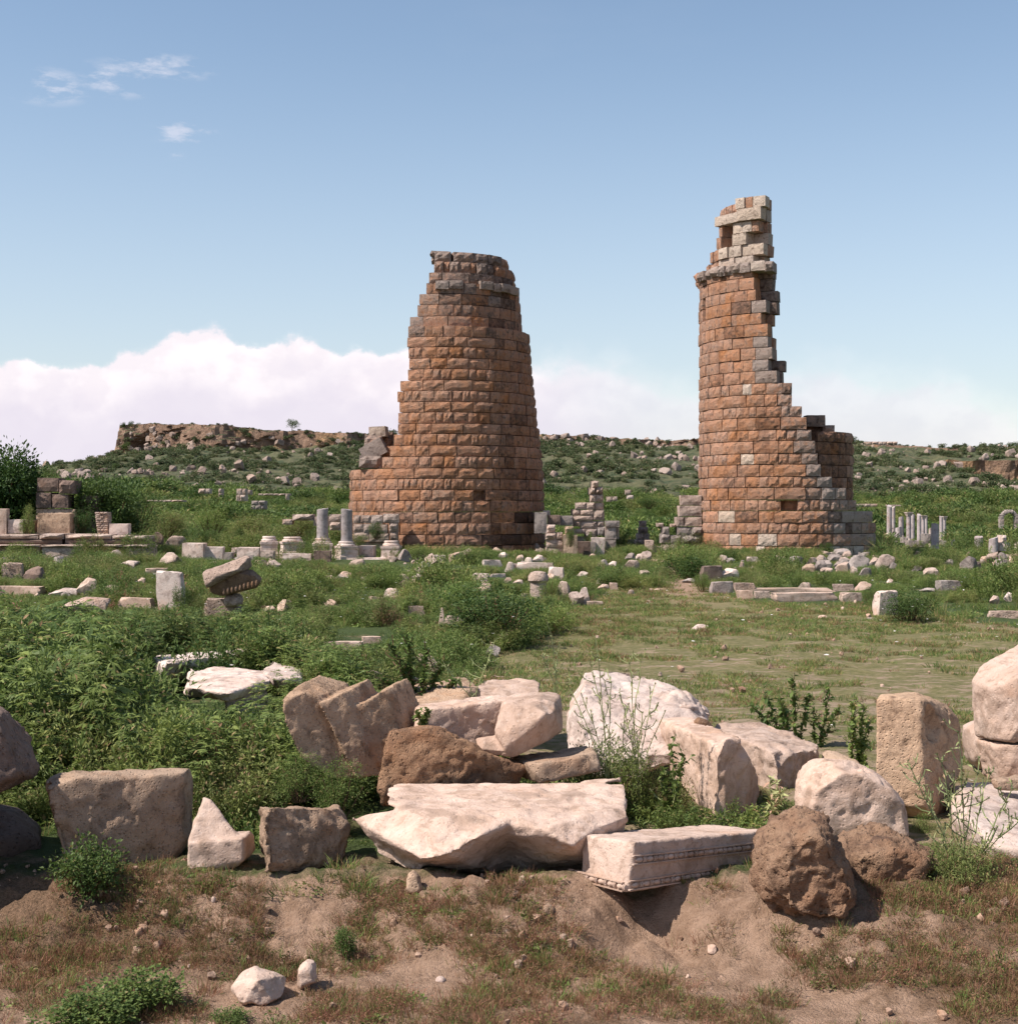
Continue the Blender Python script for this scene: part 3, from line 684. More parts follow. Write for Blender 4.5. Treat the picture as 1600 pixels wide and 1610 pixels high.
ruin('stepped_wall', 'stepped wall of large pale grey blocks joining the left side of the broken tower', 'wall', 59.5, .9,
     [c5(1422, 1570, 165, 235), c5(1415, 1570, 236, 312), c5(1400, 1452, 314, 380), c5(1454, 1570, 314, 380), c5(1305, 1350, 382, 430, 0, 'grey'), c5(1404, 1500, 382, 440, 0, 'grey'), c5(1500, 1575, 382, 440, 0, 'grey'), c5(1290, 1355, 430, 495, 0, 'grey'), c5(1357, 1428, 440, 500, 0, 'grey'), c5(1428, 1575, 440, 500, 0, 'grey'),
      c5(1240, 1300, 516, 580), c5(1300, 1420, 500, 570), c5(1420, 1480, 500, 580), c5(1480, 1575, 500, 600), c5(1180, 1300, 580, 680), c5(1300, 1430, 570, 680), c5(1430, 1575, 590, 680), c5(1186, 1242, 472, 580, -.2), c5(1272, 1315, 356, 382, .2), c5(1365, 1395, 362, 384, .2)], 'ruin', seed=8)
def c4(x0, x1, y0, y1, *a): return (400 + .225 * x0, 400 + .225 * x1, 760 + .225 * y0, 760 + .225 * y1, *a)
ruin('rubble_wall', 'weedy rubble wall running behind the two grey column stumps to the tall tower', 'wall', 57., .9,
     [c4(690, 740, 222, 282), c4(742, 810, 222, 280), c4(812, 895, 220, 285), c4(897, 1010, 212, 276), c4(690, 760, 282, 340), c4(762, 840, 282, 345), c4(842, 930, 285, 350), c4(940, 1003, 276, 340), c4(945, 1000, 340, 400), c4(690, 800, 340, 400), c4(800, 940, 350, 410), c4(940, 1003, 400, 470), c4(520, 610, 215, 270), c4(525, 602, 270, 330), c4(690, 940, 410, 470, .2), c4(400, 510, 230, 300, .5), c4(250, 400, 215, 262, .5), c4(180, 250, 250, 290, .5)], 'ruin', seed=4)
def c2b(x0, x1, y0, y1, *a): return (240 + .1625 * x0, 240 + .1625 * x1, 780 + .1625 * y0, 780 + .1625 * y1, *a)
for bl, Y, dp, mk, lab in (([c4(1040, 1345, 500, 566)], 52., .6, 'white', 'long white slab lying at the foot of the tall tower, left of the round bush'), ([c4(1060, 1280, 560, 630)], 50.5, .8, 'white', 'broad pale slab in front of the long white slab at the tall tower'),
                           ([c4(1280, 1500, 560, 605)], 50.6, .8, 'white', 'thin pale slab with a pointed right end below the round bush'), ([c2b(276, 492, 452, 660)], 51., .6, 'white', 'large white block with pitted face, leftmost in the row of marble blocks'), ([c2b(494, 680, 490, 660)], 51.3, .6, 'white', 'long low white block, second from the left in the marble row'),
                           ([c2b(682, 768, 545, 650)], 51.2, .5, 'grey', 'grey end block shaded on its face behind the tilted capital'), ([c2b(760, 816, 500, 560)], 52.5, .5, 'white', 'small white cube behind the tilted capital'), ([c2b(810, 1030, 495, 640)], 51.5, .6, 'white', 'flat topped white block right behind the tilted capital'),
                           ([c4(725, 835, 435, 520)], 52.5, .6, 'white', 'low white block between the second column base and the right pedestal'), ([c4(560, 1010, 520, 570)], 51.8, .6, 'white', 'low white kerb slab running in front of the pedestals'), ([c4(190, 400, 490, 540)], 51., .6, 'white', 'pale grey kerb slab in front of the left pedestals'),
                           ([c4(412, 535, 470, 570)], 49.5, .25, 'purple', 'dark upright broken slab with a hole in front of the first column'), ([c2b(1040, 1170, 530, 610)], 50.5, .5, 'ruin', 'tilted pinkish slab in front of the left pedestals')):
    ruin('marble_block', lab, 'stone block', Y, dp, bl, mk, yaw=random.uniform(-.12, .12), part='block')
# the stepped platform and wall at the far left
def c3(x0, x1, y0, y1, *a): return (.28125 * x0, .28125 * x1, 650 + .28125 * y0, 650 + .28125 * y1, *a)
ruin('stepped_platform', 'long low stepped platform with two stone ledges at the left edge', 'platform', 50., 1.4,
     [c3(-140, 205, 676, 702, .25), c3(205, 345, 672, 704, .25), c3(345, 615, 676, 702, .25), c3(615, 720, 682, 702, .25), c3(720, 800, 686, 706, .25), c3(-140, 340, 702, 735, .3, 'purple'), c3(340, 830, 702, 735, .3, 'purple'), c3(-140, 230, 733, 745, -.1), c3(230, 480, 733, 747, -.1), c3(480, 500, 736, 810, -.16), c3(500, 690, 733, 747, -.1), c3(690, 832, 733, 747, -.1),
      c3(-140, 230, 745, 830, 0, 'sand'), c3(230, 480, 747, 830, 0, 'ruin'), c3(500, 690, 747, 830, 0, 'sand'), c3(690, 835, 747, 830, 0, 'ruin')], 'ruin', seed=14, jit=.02)
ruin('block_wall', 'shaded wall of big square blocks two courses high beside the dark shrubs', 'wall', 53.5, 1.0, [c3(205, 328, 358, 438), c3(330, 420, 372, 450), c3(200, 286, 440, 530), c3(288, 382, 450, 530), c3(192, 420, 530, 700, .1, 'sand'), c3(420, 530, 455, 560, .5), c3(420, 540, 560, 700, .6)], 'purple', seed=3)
ruin('crumbling_block', 'crumbling sandy block standing on the platform below the block wall', 'stone block', 51.2, .8, [c3(205, 392, 556, 684)], 'sand')
ruin('marble_block', 'whitish flared block on the platform at the right of the brick pier', 'stone block', 51., .6, [c3(608, 716, 616, 688)], 'white')
ruin('marble_block', 'pale square block on the platform at the left edge of the view', 'stone block', 51., .7, [c3(42, 128, 592, 672), c3(128, 168, 596, 668, .2, 'purple')], 'white')
ruin('stone_post', 'pale upright slab cut by the left edge on the platform', 'stone post', 50.9, .4, [c3(-30, 36, 530, 680)], 'marble')
bp_ = empty('brick_pier', ((158 - 800) / F * 51.2, 51.2, 0)); tag(bp_, 'narrow pier of thin pale bricks on the platform between dark shrub and white block', 'brick pier')
for k in range(11):
    y0 = 805 + k * 3.35; xx = 149 + k * .45; q = 2 if k % 2 else 3
    for j in range(q):
        p0 = W(xx + (170 - xx) * j / q, y0 + 3.2, 51.2); p1 = W(xx + (170 - xx) * (j + 1) / q - .3, y0, 51.2)
        o = bpy.data.objects.new('brick', BLK['ruin'][(k + j) % 4]); COL.objects.link(o); o.parent = bp_
        o.location = ((p0.x + p1.x) / 2 - bp_.location.x, random.uniform(-.02, .02), (p0.z + p1.z) / 2); o.scale = (p1.x - p0.x, .5, p1.z - p0.z)

# ---------------------------------------------------------------- columns, pedestals
def lathe(prof, n=20, seed=0, jag=0.):
    """prof: (r, z); closed top and bottom"""
    V = []; Fc = []; rg = random.Random(seed)
    for r, z in prof:
        for k in range(n):
            a = 2 * math.pi * k / n; q = 1 + (rg.uniform(-.02, .02)); V.append((r * q * math.cos(a), r * q * math.sin(a), z))
    m = len(prof)
    if jag:
        for k in range(n): x, y, z = V[(m - 1) * n + k]; V[(m - 1) * n + k] = (x, y, z + jag * (math.sin(2 * math.pi * k / n + seed) + rg.uniform(-.4, .4)))
    for j in range(m - 1):
        for k in range(n): a = j * n + k; b = j * n + (k + 1) % n; Fc.append((a, b, b + n, a + n))
    Fc.append(tuple(range(n))[::-1]); Fc.append(tuple((m - 1) * n + k for k in range(n)))
    return V, Fc
def add_mesh(name, V, Fc, mat, parent=None, smooth=False):
    me = bpy.data.meshes.new(name); me.from_pydata(V, [], Fc); me.update()
    if smooth:
        me.polygons.foreach_set('use_smooth', np.ones(len(me.polygons), bool)); me.set_sharp_from_angle(angle=R(35))
    return link(name, me, parent, mat)
def boxv(w, d, z0, z1, t=1.):
    return [(-w / 2, -d / 2, z0), (w / 2, -d / 2, z0), (w / 2, d / 2, z0), (-w / 2, d / 2, z0), (-w / 2 * t, -d / 2 * t, z1), (w / 2 * t, -d / 2 * t, z1), (w / 2 * t, d / 2 * t, z1), (-w / 2 * t, d / 2 * t, z1)]
BF = [(3, 2, 1, 0), (4, 5, 6, 7), (0, 1, 5, 4), (1, 2, 6, 5), (2, 3, 7, 6), (3, 0, 4, 7)]
def sq_prof(prof, mat, name, parent, rot=0.):
    """square moulded pedestal: prof (half width, z)"""
    V = []; Fc = []
    for r, z in prof:
        for k in range(4):
            a = math.pi / 4 + math.pi / 2 * k + rot; V.append((r * 1.4142 * math.cos(a), r * 1.4142 * math.sin(a), z))
    m = len(prof)
    for j in range(m - 1):
        for k in range(4): a = j * 4 + k; b = j * 4 + (k + 1) % 4; Fc.append((a, b, b + 4, a + 4))
    Fc += [(3, 2, 1, 0), tuple((m - 1) * 4 + k for k in range(4))]
    return add_mesh(name, V, Fc, mat, parent)
def column_on_base(label, x0, x1, ytop, ybase_top, bx0, bx1, ybot, Y, shaft=True, seed=0, rot=.15):
    X0 = ((bx0 + bx1) / 2 - 800) / F * Y; zb = CH - (ybot - HZ) / F * Y
    root = empty('column' if shaft else 'pedestal', (X0, Y, zb)); tag(root, label, 'column' if shaft else 'pedestal')
    w = (bx1 - bx0) / F * Y / 2 * .93; hb = (ybot - ybase_top) / F * Y
    sq_prof([(w, -.4), (w, hb * .1), (w * .93, hb * .2), (w * .9, hb * .52), (w * .98, hb * .6), (w * 1.0, hb * .72), (w * .8, hb * .73)], M['white'], 'plinth', root, rot)
    rb = w * .86; V, Fc = lathe([(rb, hb * .72), (rb * 1.05, hb * .78), (rb * .98, hb * .84), (rb * .84, hb * .86), (rb * .84, hb * .9), (rb * .9, hb * .94), (rb * .82, hb)], 24)
    add_mesh('moulding', V, Fc, M['white'], root, True)
    if shaft:
        r = (x1 - x0) / F * Y / 2; h = (ybase_top - ytop) / F * Y
        V, Fc = lathe([(r * 1.08, hb), (r * 1.02, hb + .04), (r, hb + .1), (r * .99, hb + h * .5), (r * .97, hb + h)], 24, seed, .03)
        s = add_mesh('shaft', V, Fc, M['grey_col'], root, True); s.location.x = ((x0 + x1) / 2 - 800) / F * Y - X0
    DISC.append((X0, Y, w * 1.3))
column_on_base('left one of the two grey column stumps on white moulded bases before the tall tower', 498, 516, 800, 846, 490, 524, 876, 52.5, seed=1)
column_on_base('right one of the two grey column stumps on white moulded bases before the tall tower', 536, 554, 801, 851, 527, 561, 878, 52.2, seed=5, rot=.5)
column_on_base('white moulded pedestal without a column, nearest the foot of the tall tower', 0, 0, 0, 850, 599, 631, 880, 52.4, False, rot=-.1)
column_on_base('white moulded pedestal carrying a small pointed stone, left of the column stumps', 0, 0, 0, 844, 440, 479, 871, 52.6, False, rot=.3)
column_on_base('pinkish moulded pedestal, leftmost of the pedestals in the marble row', 0, 0, 0, 843, 408, 438, 874, 53., False, rot=.2)
def c6(x0, x1, y0, y1): return (1340 + .1988 * x0, 1340 + .1988 * x1, 670 + .1988 * y0, 670 + .1988 * y1)
def shaft_only(label, q, Y, mat='grey_col', base=True, cap=False, group='columns of the far street at the right', seed=0, down=.8):
    x0, x1, y0, y1 = q; X0 = ((x0 + x1) / 2 - 800) / F * Y; zb = CH - (y1 - HZ) / F * Y; r = (x1 - x0) / F * Y / 2 * 1.12; h = (y1 - y0) / F * Y
    root = empty('column', (X0, Y, zb)); tag(root, label, 'column', group)
    V, Fc = lathe([(r * 1.04, -down), (r * 1.04, 0.1), (r, .2), (r * .98, h * .6), (r * .93, h - (.18 if cap else 0))], 18, seed, 0 if cap else .05)
    add_mesh('shaft', V, Fc, M[mat], root, True)
    if base:
        V, Fc = lathe([(r * 1.45, -down), (r * 1.45, .02), (r * 1.2, .05), (r * 1.25, .12), (r * 1.0, .16)], 18); add_mesh('base', V, Fc, M['white'], root, True)
    if cap:
        sq_prof([(r * .95, h - .18), (r * 1.1, h - .12), (r * 1.5, h - .03), (r * 1.5, h)], M['white'], 'capital', root, .2)
    DISC.append((X0, Y, r * 1.5))
cols = [((272, 308, 632, 870), 74, 'tall grey column at the far left end of the distant colonnade', 0), ((312, 336, 640, 868), 78, 'slim grey column just right of the leftmost far column', 0),
        ((340, 386, 800, 895), 72, 'short thick grey column stump in front of the far colonnade, near its left end', 0), ((366, 402, 722, 890), 76, 'broken grey column behind the short thick stump', 0),
        ((427, 460, 680, 915), 74, 'far column with a small white capital, third tall one from the left', 1), ((463, 490, 695, 915), 78, 'slim far column right of the one with the white capital', 0),
        ((511, 541, 700, 930), 73, 'light grey far column in the middle of the colonnade', 0), ((545, 571, 705, 932), 76, 'far column with small capital right of the middle one', 1), ((573, 592, 714, 900), 82, 'thin partly hidden far column at the middle of the colonnade', 0),
        ((603, 625, 812, 900), 72, 'pale leaning stump left of the thick nearer column', 0), ((625, 678, 775, 990), 64, 'thickest and nearest grey column of the far group', 0), ((688, 715, 716, 900), 78, 'broken topped far column right of the thickest one', 0), ((716, 738, 712, 885), 82, 'rightmost far column carrying a small capital', 1),
        ((966, 1028, 876, 985), 66, 'short round grey column stump, left one of two at the right side', 0), ((1080, 1146, 886, 1035), 60, 'short round grey column stump, right one of two at the right side', 0), ((1284, 1330, 918, 1085), 56, 'pale column stump cut by the right edge', 0), ((780, 810, 905, 985), 62, 'small white broken stub right of the far colonnade', 0)]
for i, (q, Y, lab, cap) in enumerate(cols): shaft_only(lab, c6(*q), Y, 'pale_col' if i not in (9, 15, 16) else 'white', base=i not in (2, 9, 13, 14, 16), cap=bool(cap), seed=i, group=None)
ruin('beam', 'stone beam lying across the top of the two leftmost far columns', 'beam', 75., .4, [c6(268, 386, 622, 634)], 'ruin')
ruin('marble_block', 'white pedestal block with a narrower block on top at the right edge', 'pedestal', 60., .7, [c6(1160, 1250, 920, 990), c6(1178, 1216, 862, 920)], 'white', jit=.01)
ruin('fallen_slab', 'long pale slab lying behind the right column stumps', 'stone slab', 61., .7, [c6(1150, 1282, 1018, 1060)], 'white')
for q, Y, lab in (((570, 625, 850, 930), 70, 'grey block at the foot of the far colonnade'), ((680, 745, 905, 980), 68, 'grey pitted block right of the thickest far column'), ((440, 585, 905, 985), 68, 'broad shaded block under the middle columns of the far colonnade'), ((405, 440, 880, 925), 70, 'small block left below the far colonnade')):
    ruin('squared_block', lab, 'stone block', Y, .8, [c6(*q)], 'grey')
# arch
ar = empty('arch', ((1587 - 800) / F * 120, 120, 0)); tag(ar, 'small far stone arch standing in the green at the right edge', 'arch')
for k in range(9):
    a = math.pi * (k + .5) / 9; r = .62; zc = CH + (HZ - 816) / F * 120
    o = bpy.data.objects.new('arch_stone', BLK['grey'][k % 6]); COL.objects.link(o); o.parent = ar
    o.location = (-r * math.cos(a), 0, zc + r * math.sin(a)); o.scale = (.24, .5, .30); o.rotation_euler = (0, math.pi / 2 - a - math.pi, 0)
for s in (-1, 1):
    for k in range(2):
        o = bpy.data.objects.new('arch_stone', BLK['grey'][k]); COL.objects.link(o); o.parent = ar
        o.location = (s * .62, 0, CH + (HZ - 816) / F * 120 - .2 - .42 * k); o.scale = (.34, .5, .4)
# far remains on the plain
for q, Y, lab in (((372, 386, 768, 788), 150, 'small stack of stones on the far green plain, left of the tall tower'), ((395, 417, 787, 801), 130, 'low grey block on the far green plain left of the tall tower'), ((388, 395, 770, 778), 160, 'tiny upright stone on the far plain beside a small stack'), ((230, 288, 786, 789), 140, 'thin pale wall line in the far green, left part'),
                  ((405, 455, 776, 779), 170, 'thin pale wall line in the far green at the foot of the hill'), ((343, 349, 768, 782), 160, 'single upright stone on the far plain'), ((1343, 1380, 792, 797), 150, 'low pale wall behind the broken tower at the foot of the hill'), ((448, 452, 776, 786), 150, 'tiny column stub in the far green'), ((312, 330, 768, 776), 170, 'pinkish far block in the green at the foot of the hill')):
    ruin('far_ruin', lab, 'ruin', Y, 1.5, rows(*q, max(1, int((q[3] - q[2]) / 7)), 9, rdR, 1), 'ruin' if Y != 130 else 'grey', seed=int(q[0]))
# remains on the hilltop
p = hill_point(1395, 697)
ruin('far_ruin', 'long low ruined wall on the hilltop right of the broken tower', 'ruin', p.y - 1, 4., rows(1363, 1411, 694, 705, 2, 8, rdR, 1), 'ruin')

# ---------------------------------------------------------------- carved and broken stones of the foreground
def S(px, py, Y): return W(px, py, Y)
def ext(outline, Y, v):
    """outline of (px, py) or (px, py, Y) plus the same outline moved by v"""
    a = [W(q[0], q[1], q[2] if len(q) > 2 else Y) for q in outline]
    return a + [p + Vector(v) for p in a]
def rnd(outline, Y, depth, k=.62):
    """rounded: mid ring at full size, front and back rings smaller"""
    a = [W(q[0], q[1], Y + depth * .4) for q in outline]; c = sum(a, Vector()) / len(a)
    f = [c + (p - c) * k + Vector((0, -depth * .4, 0)) for p in a]; b = [c + (p - c) * .75 + Vector((0, depth * .6, 0)) for p in a]
    return a + f + b
def stone(name, label, cat, hulls, mat, vox=.018, rough=.012, rf=5., fine=.005, ff=22., smooth=1, chips=14, dents=(), group=None, seed=0, parent=None, sink=0., ridge=0., excl=True):
    bm = bmesh.new()
    for h in hulls:
        vs = [bm.verts.new(p - Vector((0, 0, sink if False else 0))) for p in h]
        r = bmesh.ops.convex_hull(bm, input=vs, use_existing_faces=False)
        bmesh.ops.delete(bm, geom=[v for v in r['geom_interior'] if isinstance(v, bmesh.types.BMVert)], context='VERTS')
    bm.normal_update()
    me = bpy.data.meshes.new(name); bm.to_mesh(me); bm.free()
    t = bpy.data.objects.new('tmp', me); COL.objects.link(t)
    md = t.modifiers.new('r', 'REMESH'); md.mode = 'VOXEL'; md.voxel_size = vox
    m2 = bpy.data.meshes.new_from_object(t.evaluated_get(bpy.context.evaluated_depsgraph_get())); m2.name = name
    bpy.data.objects.remove(t); bpy.data.meshes.remove(me)
    V = get_v(m2)
    E = np.empty(len(m2.edges) * 2, np.int32); m2.edges.foreach_get('vertices', E); E = E.reshape(-1, 2)
    cnt = np.bincount(E.ravel(), minlength=len(V)).astype(float)[:, None]
    for _ in range(smooth):
        s = np.zeros_like(V); np.add.at(s, E[:, 0], V[E[:, 1]]); np.add.at(s, E[:, 1], V[E[:, 0]]); V = V * .5 + s / cnt * .5
    rgp = np.random.default_rng(500 + seed); cc_ = V.mean(0); ext_ = V.std(0).max()
    for _ in range(chips):
        n_ = rgp.normal(size=3); n_ /= np.linalg.norm(n_); pd = V @ n_; lim = pd.max() - ext_ * rgp.uniform(.02, .20); kk = pd > lim; V[kk] -= np.outer(pd[kk] - lim, n_)
    set_v(m2, V); Nn = get_n(m2)
    for dc, dr in dents:
        dv = V - np.array(dc); l = np.linalg.norm(dv, axis=1) + 1e-6
        dr2 = dr * (1 + .25 * fb3(V * 9 + 5, seed + 40, 3)); m = l < dr2
        V[m] += (dv[m] / l[m][:, None]) * (dr2[m] - l[m])[:, None] * np.where((dv[m] * Nn[m]).sum(1) < 0, 1., 1.)[:, None]
    q = V + seed * 3.1
    dsp = rough * 1.25 * fb3(q * rf, seed, 3)
    if ridge: dsp = dsp - ridge * np.maximum(0, .30 - np.abs(fb3(q * rf * .8, seed + 9, 3))) * 3 + ridge * .5 * np.abs(fb3(q * ff * .5, seed + 12, 3))
    dsp = dsp + fine * 1.6 * fb3(q * ff, seed + 3, 3)
    # chips broken out of the edges: flat steps
    st = fb3(q * rf * 1.1, seed + 6, 4, .6); dsp = dsp - rough * .7 * ss(st, .18, .25) - rough * .5 * ss(-st, .22, .30)
    V = V + Nn * dsp[:, None]
    c = V.mean(0); base = np.array([c[0], c[1], V[:, 2].min()])
    if parent is not None: base = np.array(parent.location)
    set_v(m2, V - base)
    m2.polygons.foreach_set('use_smooth', np.ones(len(m2.polygons), bool))
    m2.materials.clear(); m2.materials.append(M[mat])
    o = link(name, m2, parent); 
    if parent is None: o.location = base; tag(o, label, cat, group)
    if excl and parent is None:
        qx = 800 + F * V[:, 0] / V[:, 1]; qy = HZ - F * (V[:, 2] - CH) / V[:, 1]; FRONT.append((qx.min(), qx.max(), qy.min(), qy.max(), V[:, 1].min()))
    if excl:
        xs = V[:, 0]; ys = V[:, 1]; lowm = V[:, 2] < V[:, 2].min() + .6
        nx = max(1, int((xs.max() - xs.min()) / .18))
        for k in range(nx + 1):
            a = xs.min() + (xs.max() - xs.min()) * k / max(nx, 1); mm = np.abs(xs - a) < .12
            if mm.any():
                y0, y1 = ys[mm].min(), ys[mm].max()
                for yy in np.arange(y0 + .05, y1, .16): DISC.append((a, yy, .13))
    return o
stone('boulder', 'shade-toned tilted boulder cut by the left edge, leaning over the big tan block', 'boulder',
      [[S(-8, 1125, 6.8), S(33, 1214, 6.8), S(-60, 1262, 6.7), S(-330, 1400, 6.2), S(-200, 1330, 6.35), S(-330, 1130, 6.6), S(-320, 1100, 7.6), S(-320, 1240, 7.6), S(-150, 1150, 6.85), S(2, 1250, 6.95), S(6, 1102, 7.3), S(26, 1106, 7.3), S(42, 1128, 7.35), S(69, 1200, 7.3), S(60, 1222, 7.2), S(-110, 1085, 7.5), S(-120, 1240, 7.4)]], 'purple', rough=.014, fine=.008, seed=1, ridge=.01)  # dark colour stands in for the shade on its right face
stone('boulder', 'dark stone added to fill the shaded gap under the tilted left boulder', 'boulder', [rnd([(-140, 1270), (-60, 1262), (20, 1280), (62, 1320), (66, 1385), (-140, 1390)], 7.25, .5)], 'purple', vox=.025, seed=2)  # added dark filler where the gap holds only shade
DISC += [(x_, y_, .15) for x_ in np.arange(-3.2, -2.15, .15) for y_ in np.arange(6.6, 7.6, .15)]
stone('squared_block', 'big tan rounded block in the left foreground, with a leafy bush at its foot', 'stone block',
      [ext([(68, 1226, 6.95), (290, 1215, 7.28), (294, 1245, 7.29), (290, 1325, 7.28), (262, 1368, 7.22), (100, 1378, 6.93)], 7, (.0, .22, .0)), [S(68, 1224, 7.05), S(285, 1212, 7.4), S(290, 1340, 7.5), S(90, 1215, 7.35), S(280, 1208, 7.4), S(100, 1370, 7.3)]],
      'sand', rough=.016, rf=4, fine=.004, seed=3, chips=7, dents=[(tuple(S(95, 1330, 6.86)), .14)])
stone('pointed_stone', 'small pale stone with a pointed top between big tan block and dark cube', 'stone',
      [ext([(293, 1325), (383, 1318), (384, 1352), (372, 1366), (308, 1376), (291, 1360)], 6.98, (.02, .2, .0)), [S(316, 1253, 7.15), S(334, 1256, 7.15), S(346, 1285, 7.12), S(382, 1325, 7.02), S(296, 1322, 7.0), S(318, 1255, 7.26), S(302, 1292, 7.14), S(360, 1300, 7.22)]],
      'marble', vox=.012, rough=.008, seed=4)
stone('squared_block', 'cube shaped tan block with rough shaded front in the left centre foreground', 'stone block',
      [[S(421, 1272, 6.86), S(533, 1268, 7.16), S(554, 1300, 7.24), S(546, 1350, 7.2), S(505, 1372, 7.04), S(420, 1378, 6.84), S(401, 1263, 7.22), S(412, 1352, 7.22), S(525, 1260, 7.4), S(550, 1300, 7.4), S(540, 1350, 7.35)]],
      'sand', vox=.013, rough=.012, fine=.008, rf=7, seed=5, ridge=.014)
stone('marble_slab', 'longest pale marble slab in the foreground, with a broken lip overhanging black shade', 'stone slab',
      [[S(612, 1236, 7.75), S(640, 1227, 7.85), S(725, 1229, 7.8), S(980, 1225, 7.85), S(988, 1246, 7.6), S(600, 1262, 7.25), S(640, 1272, 7.06), S(985, 1274, 7.14), S(988, 1290, 7.2), S(700, 1296, 7.2)],
       [S(548, 1286, 7.18), S(640, 1270, 7.04), S(800, 1272, 7.04), S(575, 1314, 7.12), S(638, 1340, 6.9), S(664, 1353, 6.78), S(705, 1345, 6.74), S(760, 1312, 6.82), S(810, 1290, 6.95), S(640, 1290, 7.5), S(800, 1280, 7.5), S(640, 1372, 7.25), S(800, 1388, 7.4)],
       [S(780, 1272, 7.04), S(985, 1273, 7.12), S(780, 1296, 6.96), S(850, 1302, 6.86), S(900, 1330, 6.82), S(925, 1318, 6.95), S(988, 1296, 7.15), S(800, 1284, 7.5), S(980, 1284, 7.5), S(800, 1388, 7.4), S(960, 1378, 7.35)],
       [S(610, 1290, 7.6), S(960, 1280, 7.5), S(960, 1390, 7.5), S(620, 1395, 7.6), S(620, 1290, 7.9), S(950, 1280, 7.9), S(950, 1340, 7.9), S(620, 1340, 7.9)], [S(580, 1300, 7.15), S(650, 1300, 7.0), S(668, 1385, 6.98), S(590, 1345, 7.12), S(620, 1340, 7.4)]],
      'marble', vox=.014, rough=.014, rf=4.5, fine=.004, seed=6, chips=3, dents=[(tuple(S(702, 1300, 6.70)), .05)], ridge=.006)
stone('rough_boulder', 'brown crumbly rounded block lying behind the longest marble slab', 'boulder',
      [[S(606, 1154, 7.85), S(626, 1146, 7.9), S(700, 1143, 7.9), S(716, 1150, 7.9), S(760, 1178, 7.9), S(835, 1212, 8.0), S(832, 1262, 8.0), S(600, 1272, 7.75), S(596, 1235, 7.75), S(620, 1145, 8.25), S(695, 1142, 8.3), S(800, 1200, 8.3), S(610, 1250, 8.2), S(820, 1250, 8.3)],
       [S(590, 1225, 7.82), S(596, 1168, 7.86), S(604, 1158, 7.9), S(601, 1228, 7.8), S(592, 1215, 8.1), S(600, 1165, 8.1)]], 'brown', vox=.015, rough=.022, rf=5, fine=.01, seed=7, ridge=.018)
v7 = Vector((.11, .42, .035))
def step(p, Y): 
    a = [W(x, y, Y - .12 + (y - 1095) * -.0010 + (x - 441) * .0024) for x, y in p]; return a + [q + v7 for q in a]
stone('cornice_block', 'tilted cornice block with stepped fluted mouldings, above the dark cube', 'carved block',
      [step([(442, 1094), (455, 1084), (503, 1097), (572, 1225), (515, 1225), (470, 1190), (446, 1135)], 8.0), step([(500, 1106), (538, 1090), (546, 1100), (600, 1222), (560, 1225)], 7.95), step([(540, 1116), (552, 1108), (612, 1220), (585, 1222)], 8.10),
       step([(556, 1112), (600, 1088), (608, 1096), (640, 1180), (612, 1222), (596, 1215)], 7.98)], 'sand', vox=.010, rough=.005, fine=.005, smooth=0, chips=4, seed=8)
stone('marble_block', 'flat pale marble block with dark weathered front left of the wedge', 'stone block', [ext([(646, 1117, 8.3), (800, 1100, 8.5), (800, 1170, 8.5), (742, 1195, 8.4), (648, 1160, 8.3)], 8.4, (.03, .32, .0))], 'marble', vox=.014, rough=.014, seed=9, dents=[(tuple(S(742, 1148, 8.22)), .15), (tuple(S(688, 1150, 8.14)), .13)])
stone('marble_wedge', 'smooth pale wedge shaped boulder resting on a thin slab, above the longest slab', 'boulder',
      [[S(786, 1104, 8.15), S(845, 1090, 8.3), S(880, 1094, 8.4), S(887, 1120, 8.3), S(885, 1148, 8.2), S(862, 1166, 8.1), S(806, 1192, 7.95), S(775, 1155, 8.05), S(795, 1125, 8.0), S(862, 1112, 8.0), S(800, 1092, 8.55), S(876, 1090, 8.65), S(880, 1150, 8.6), S(810, 1180, 8.5)],
       [S(742, 1163, 8.05), S(790, 1156, 8.1), S(803, 1190, 7.98), S(760, 1188, 8.0), S(748, 1160, 8.3), S(800, 1156, 8.35), S(800, 1190, 8.3)]], 'marble', vox=.012, rough=.010, rf=4, fine=.003, seed=10, dents=[(tuple(S(786, 1134, 7.96)), .07)])
stone('thin_slab', 'thin slab under the wedge shaped boulder with its dark broken edge to the front', 'stone slab', [[S(835, 1202, 7.85), S(938, 1186, 7.95), S(944, 1212, 7.95), S(850, 1235, 7.85), S(800, 1190, 8.4), S(926, 1171, 8.45), S(940, 1200, 8.4), S(810, 1220, 8.3)]], 'sand', vox=.014, rough=.014, seed=11)
stone('white_boulder', 'large sloping white boulder in the centre behind the tall thistle stems', 'boulder',
      [[S(884, 1092, 9.5), S(882, 1140, 9.2), S(900, 1225, 9.0), S(1000, 1228, 8.95), S(1090, 1190, 9.1), S(1112, 1140, 9.4), S(1085, 1112, 9.5), S(905, 1082, 9.5), S(905, 1060, 10.3), S(935, 1051, 10.5), S(985, 1054, 10.6), S(1045, 1070, 10.5), S(1095, 1096, 10.3), S(1112, 1112, 10.0), S(900, 1160, 10.4), S(1100, 1150, 10.3)]], 'white', vox=.016, rough=.022, rf=4, ridge=.012, fine=.006, seed=12)
stone('white_boulder', 'crumbled lumpy white rock at the right end of the large sloping boulder', 'boulder', [rnd([(1010, 1098), (1050, 1088), (1085, 1090), (1105, 1104), (1118, 1122), (1105, 1150), (1020, 1160)], 9.5, .5)], 'white', vox=.014, rough=.03, rf=9, fine=.012, seed=13, ridge=.03)
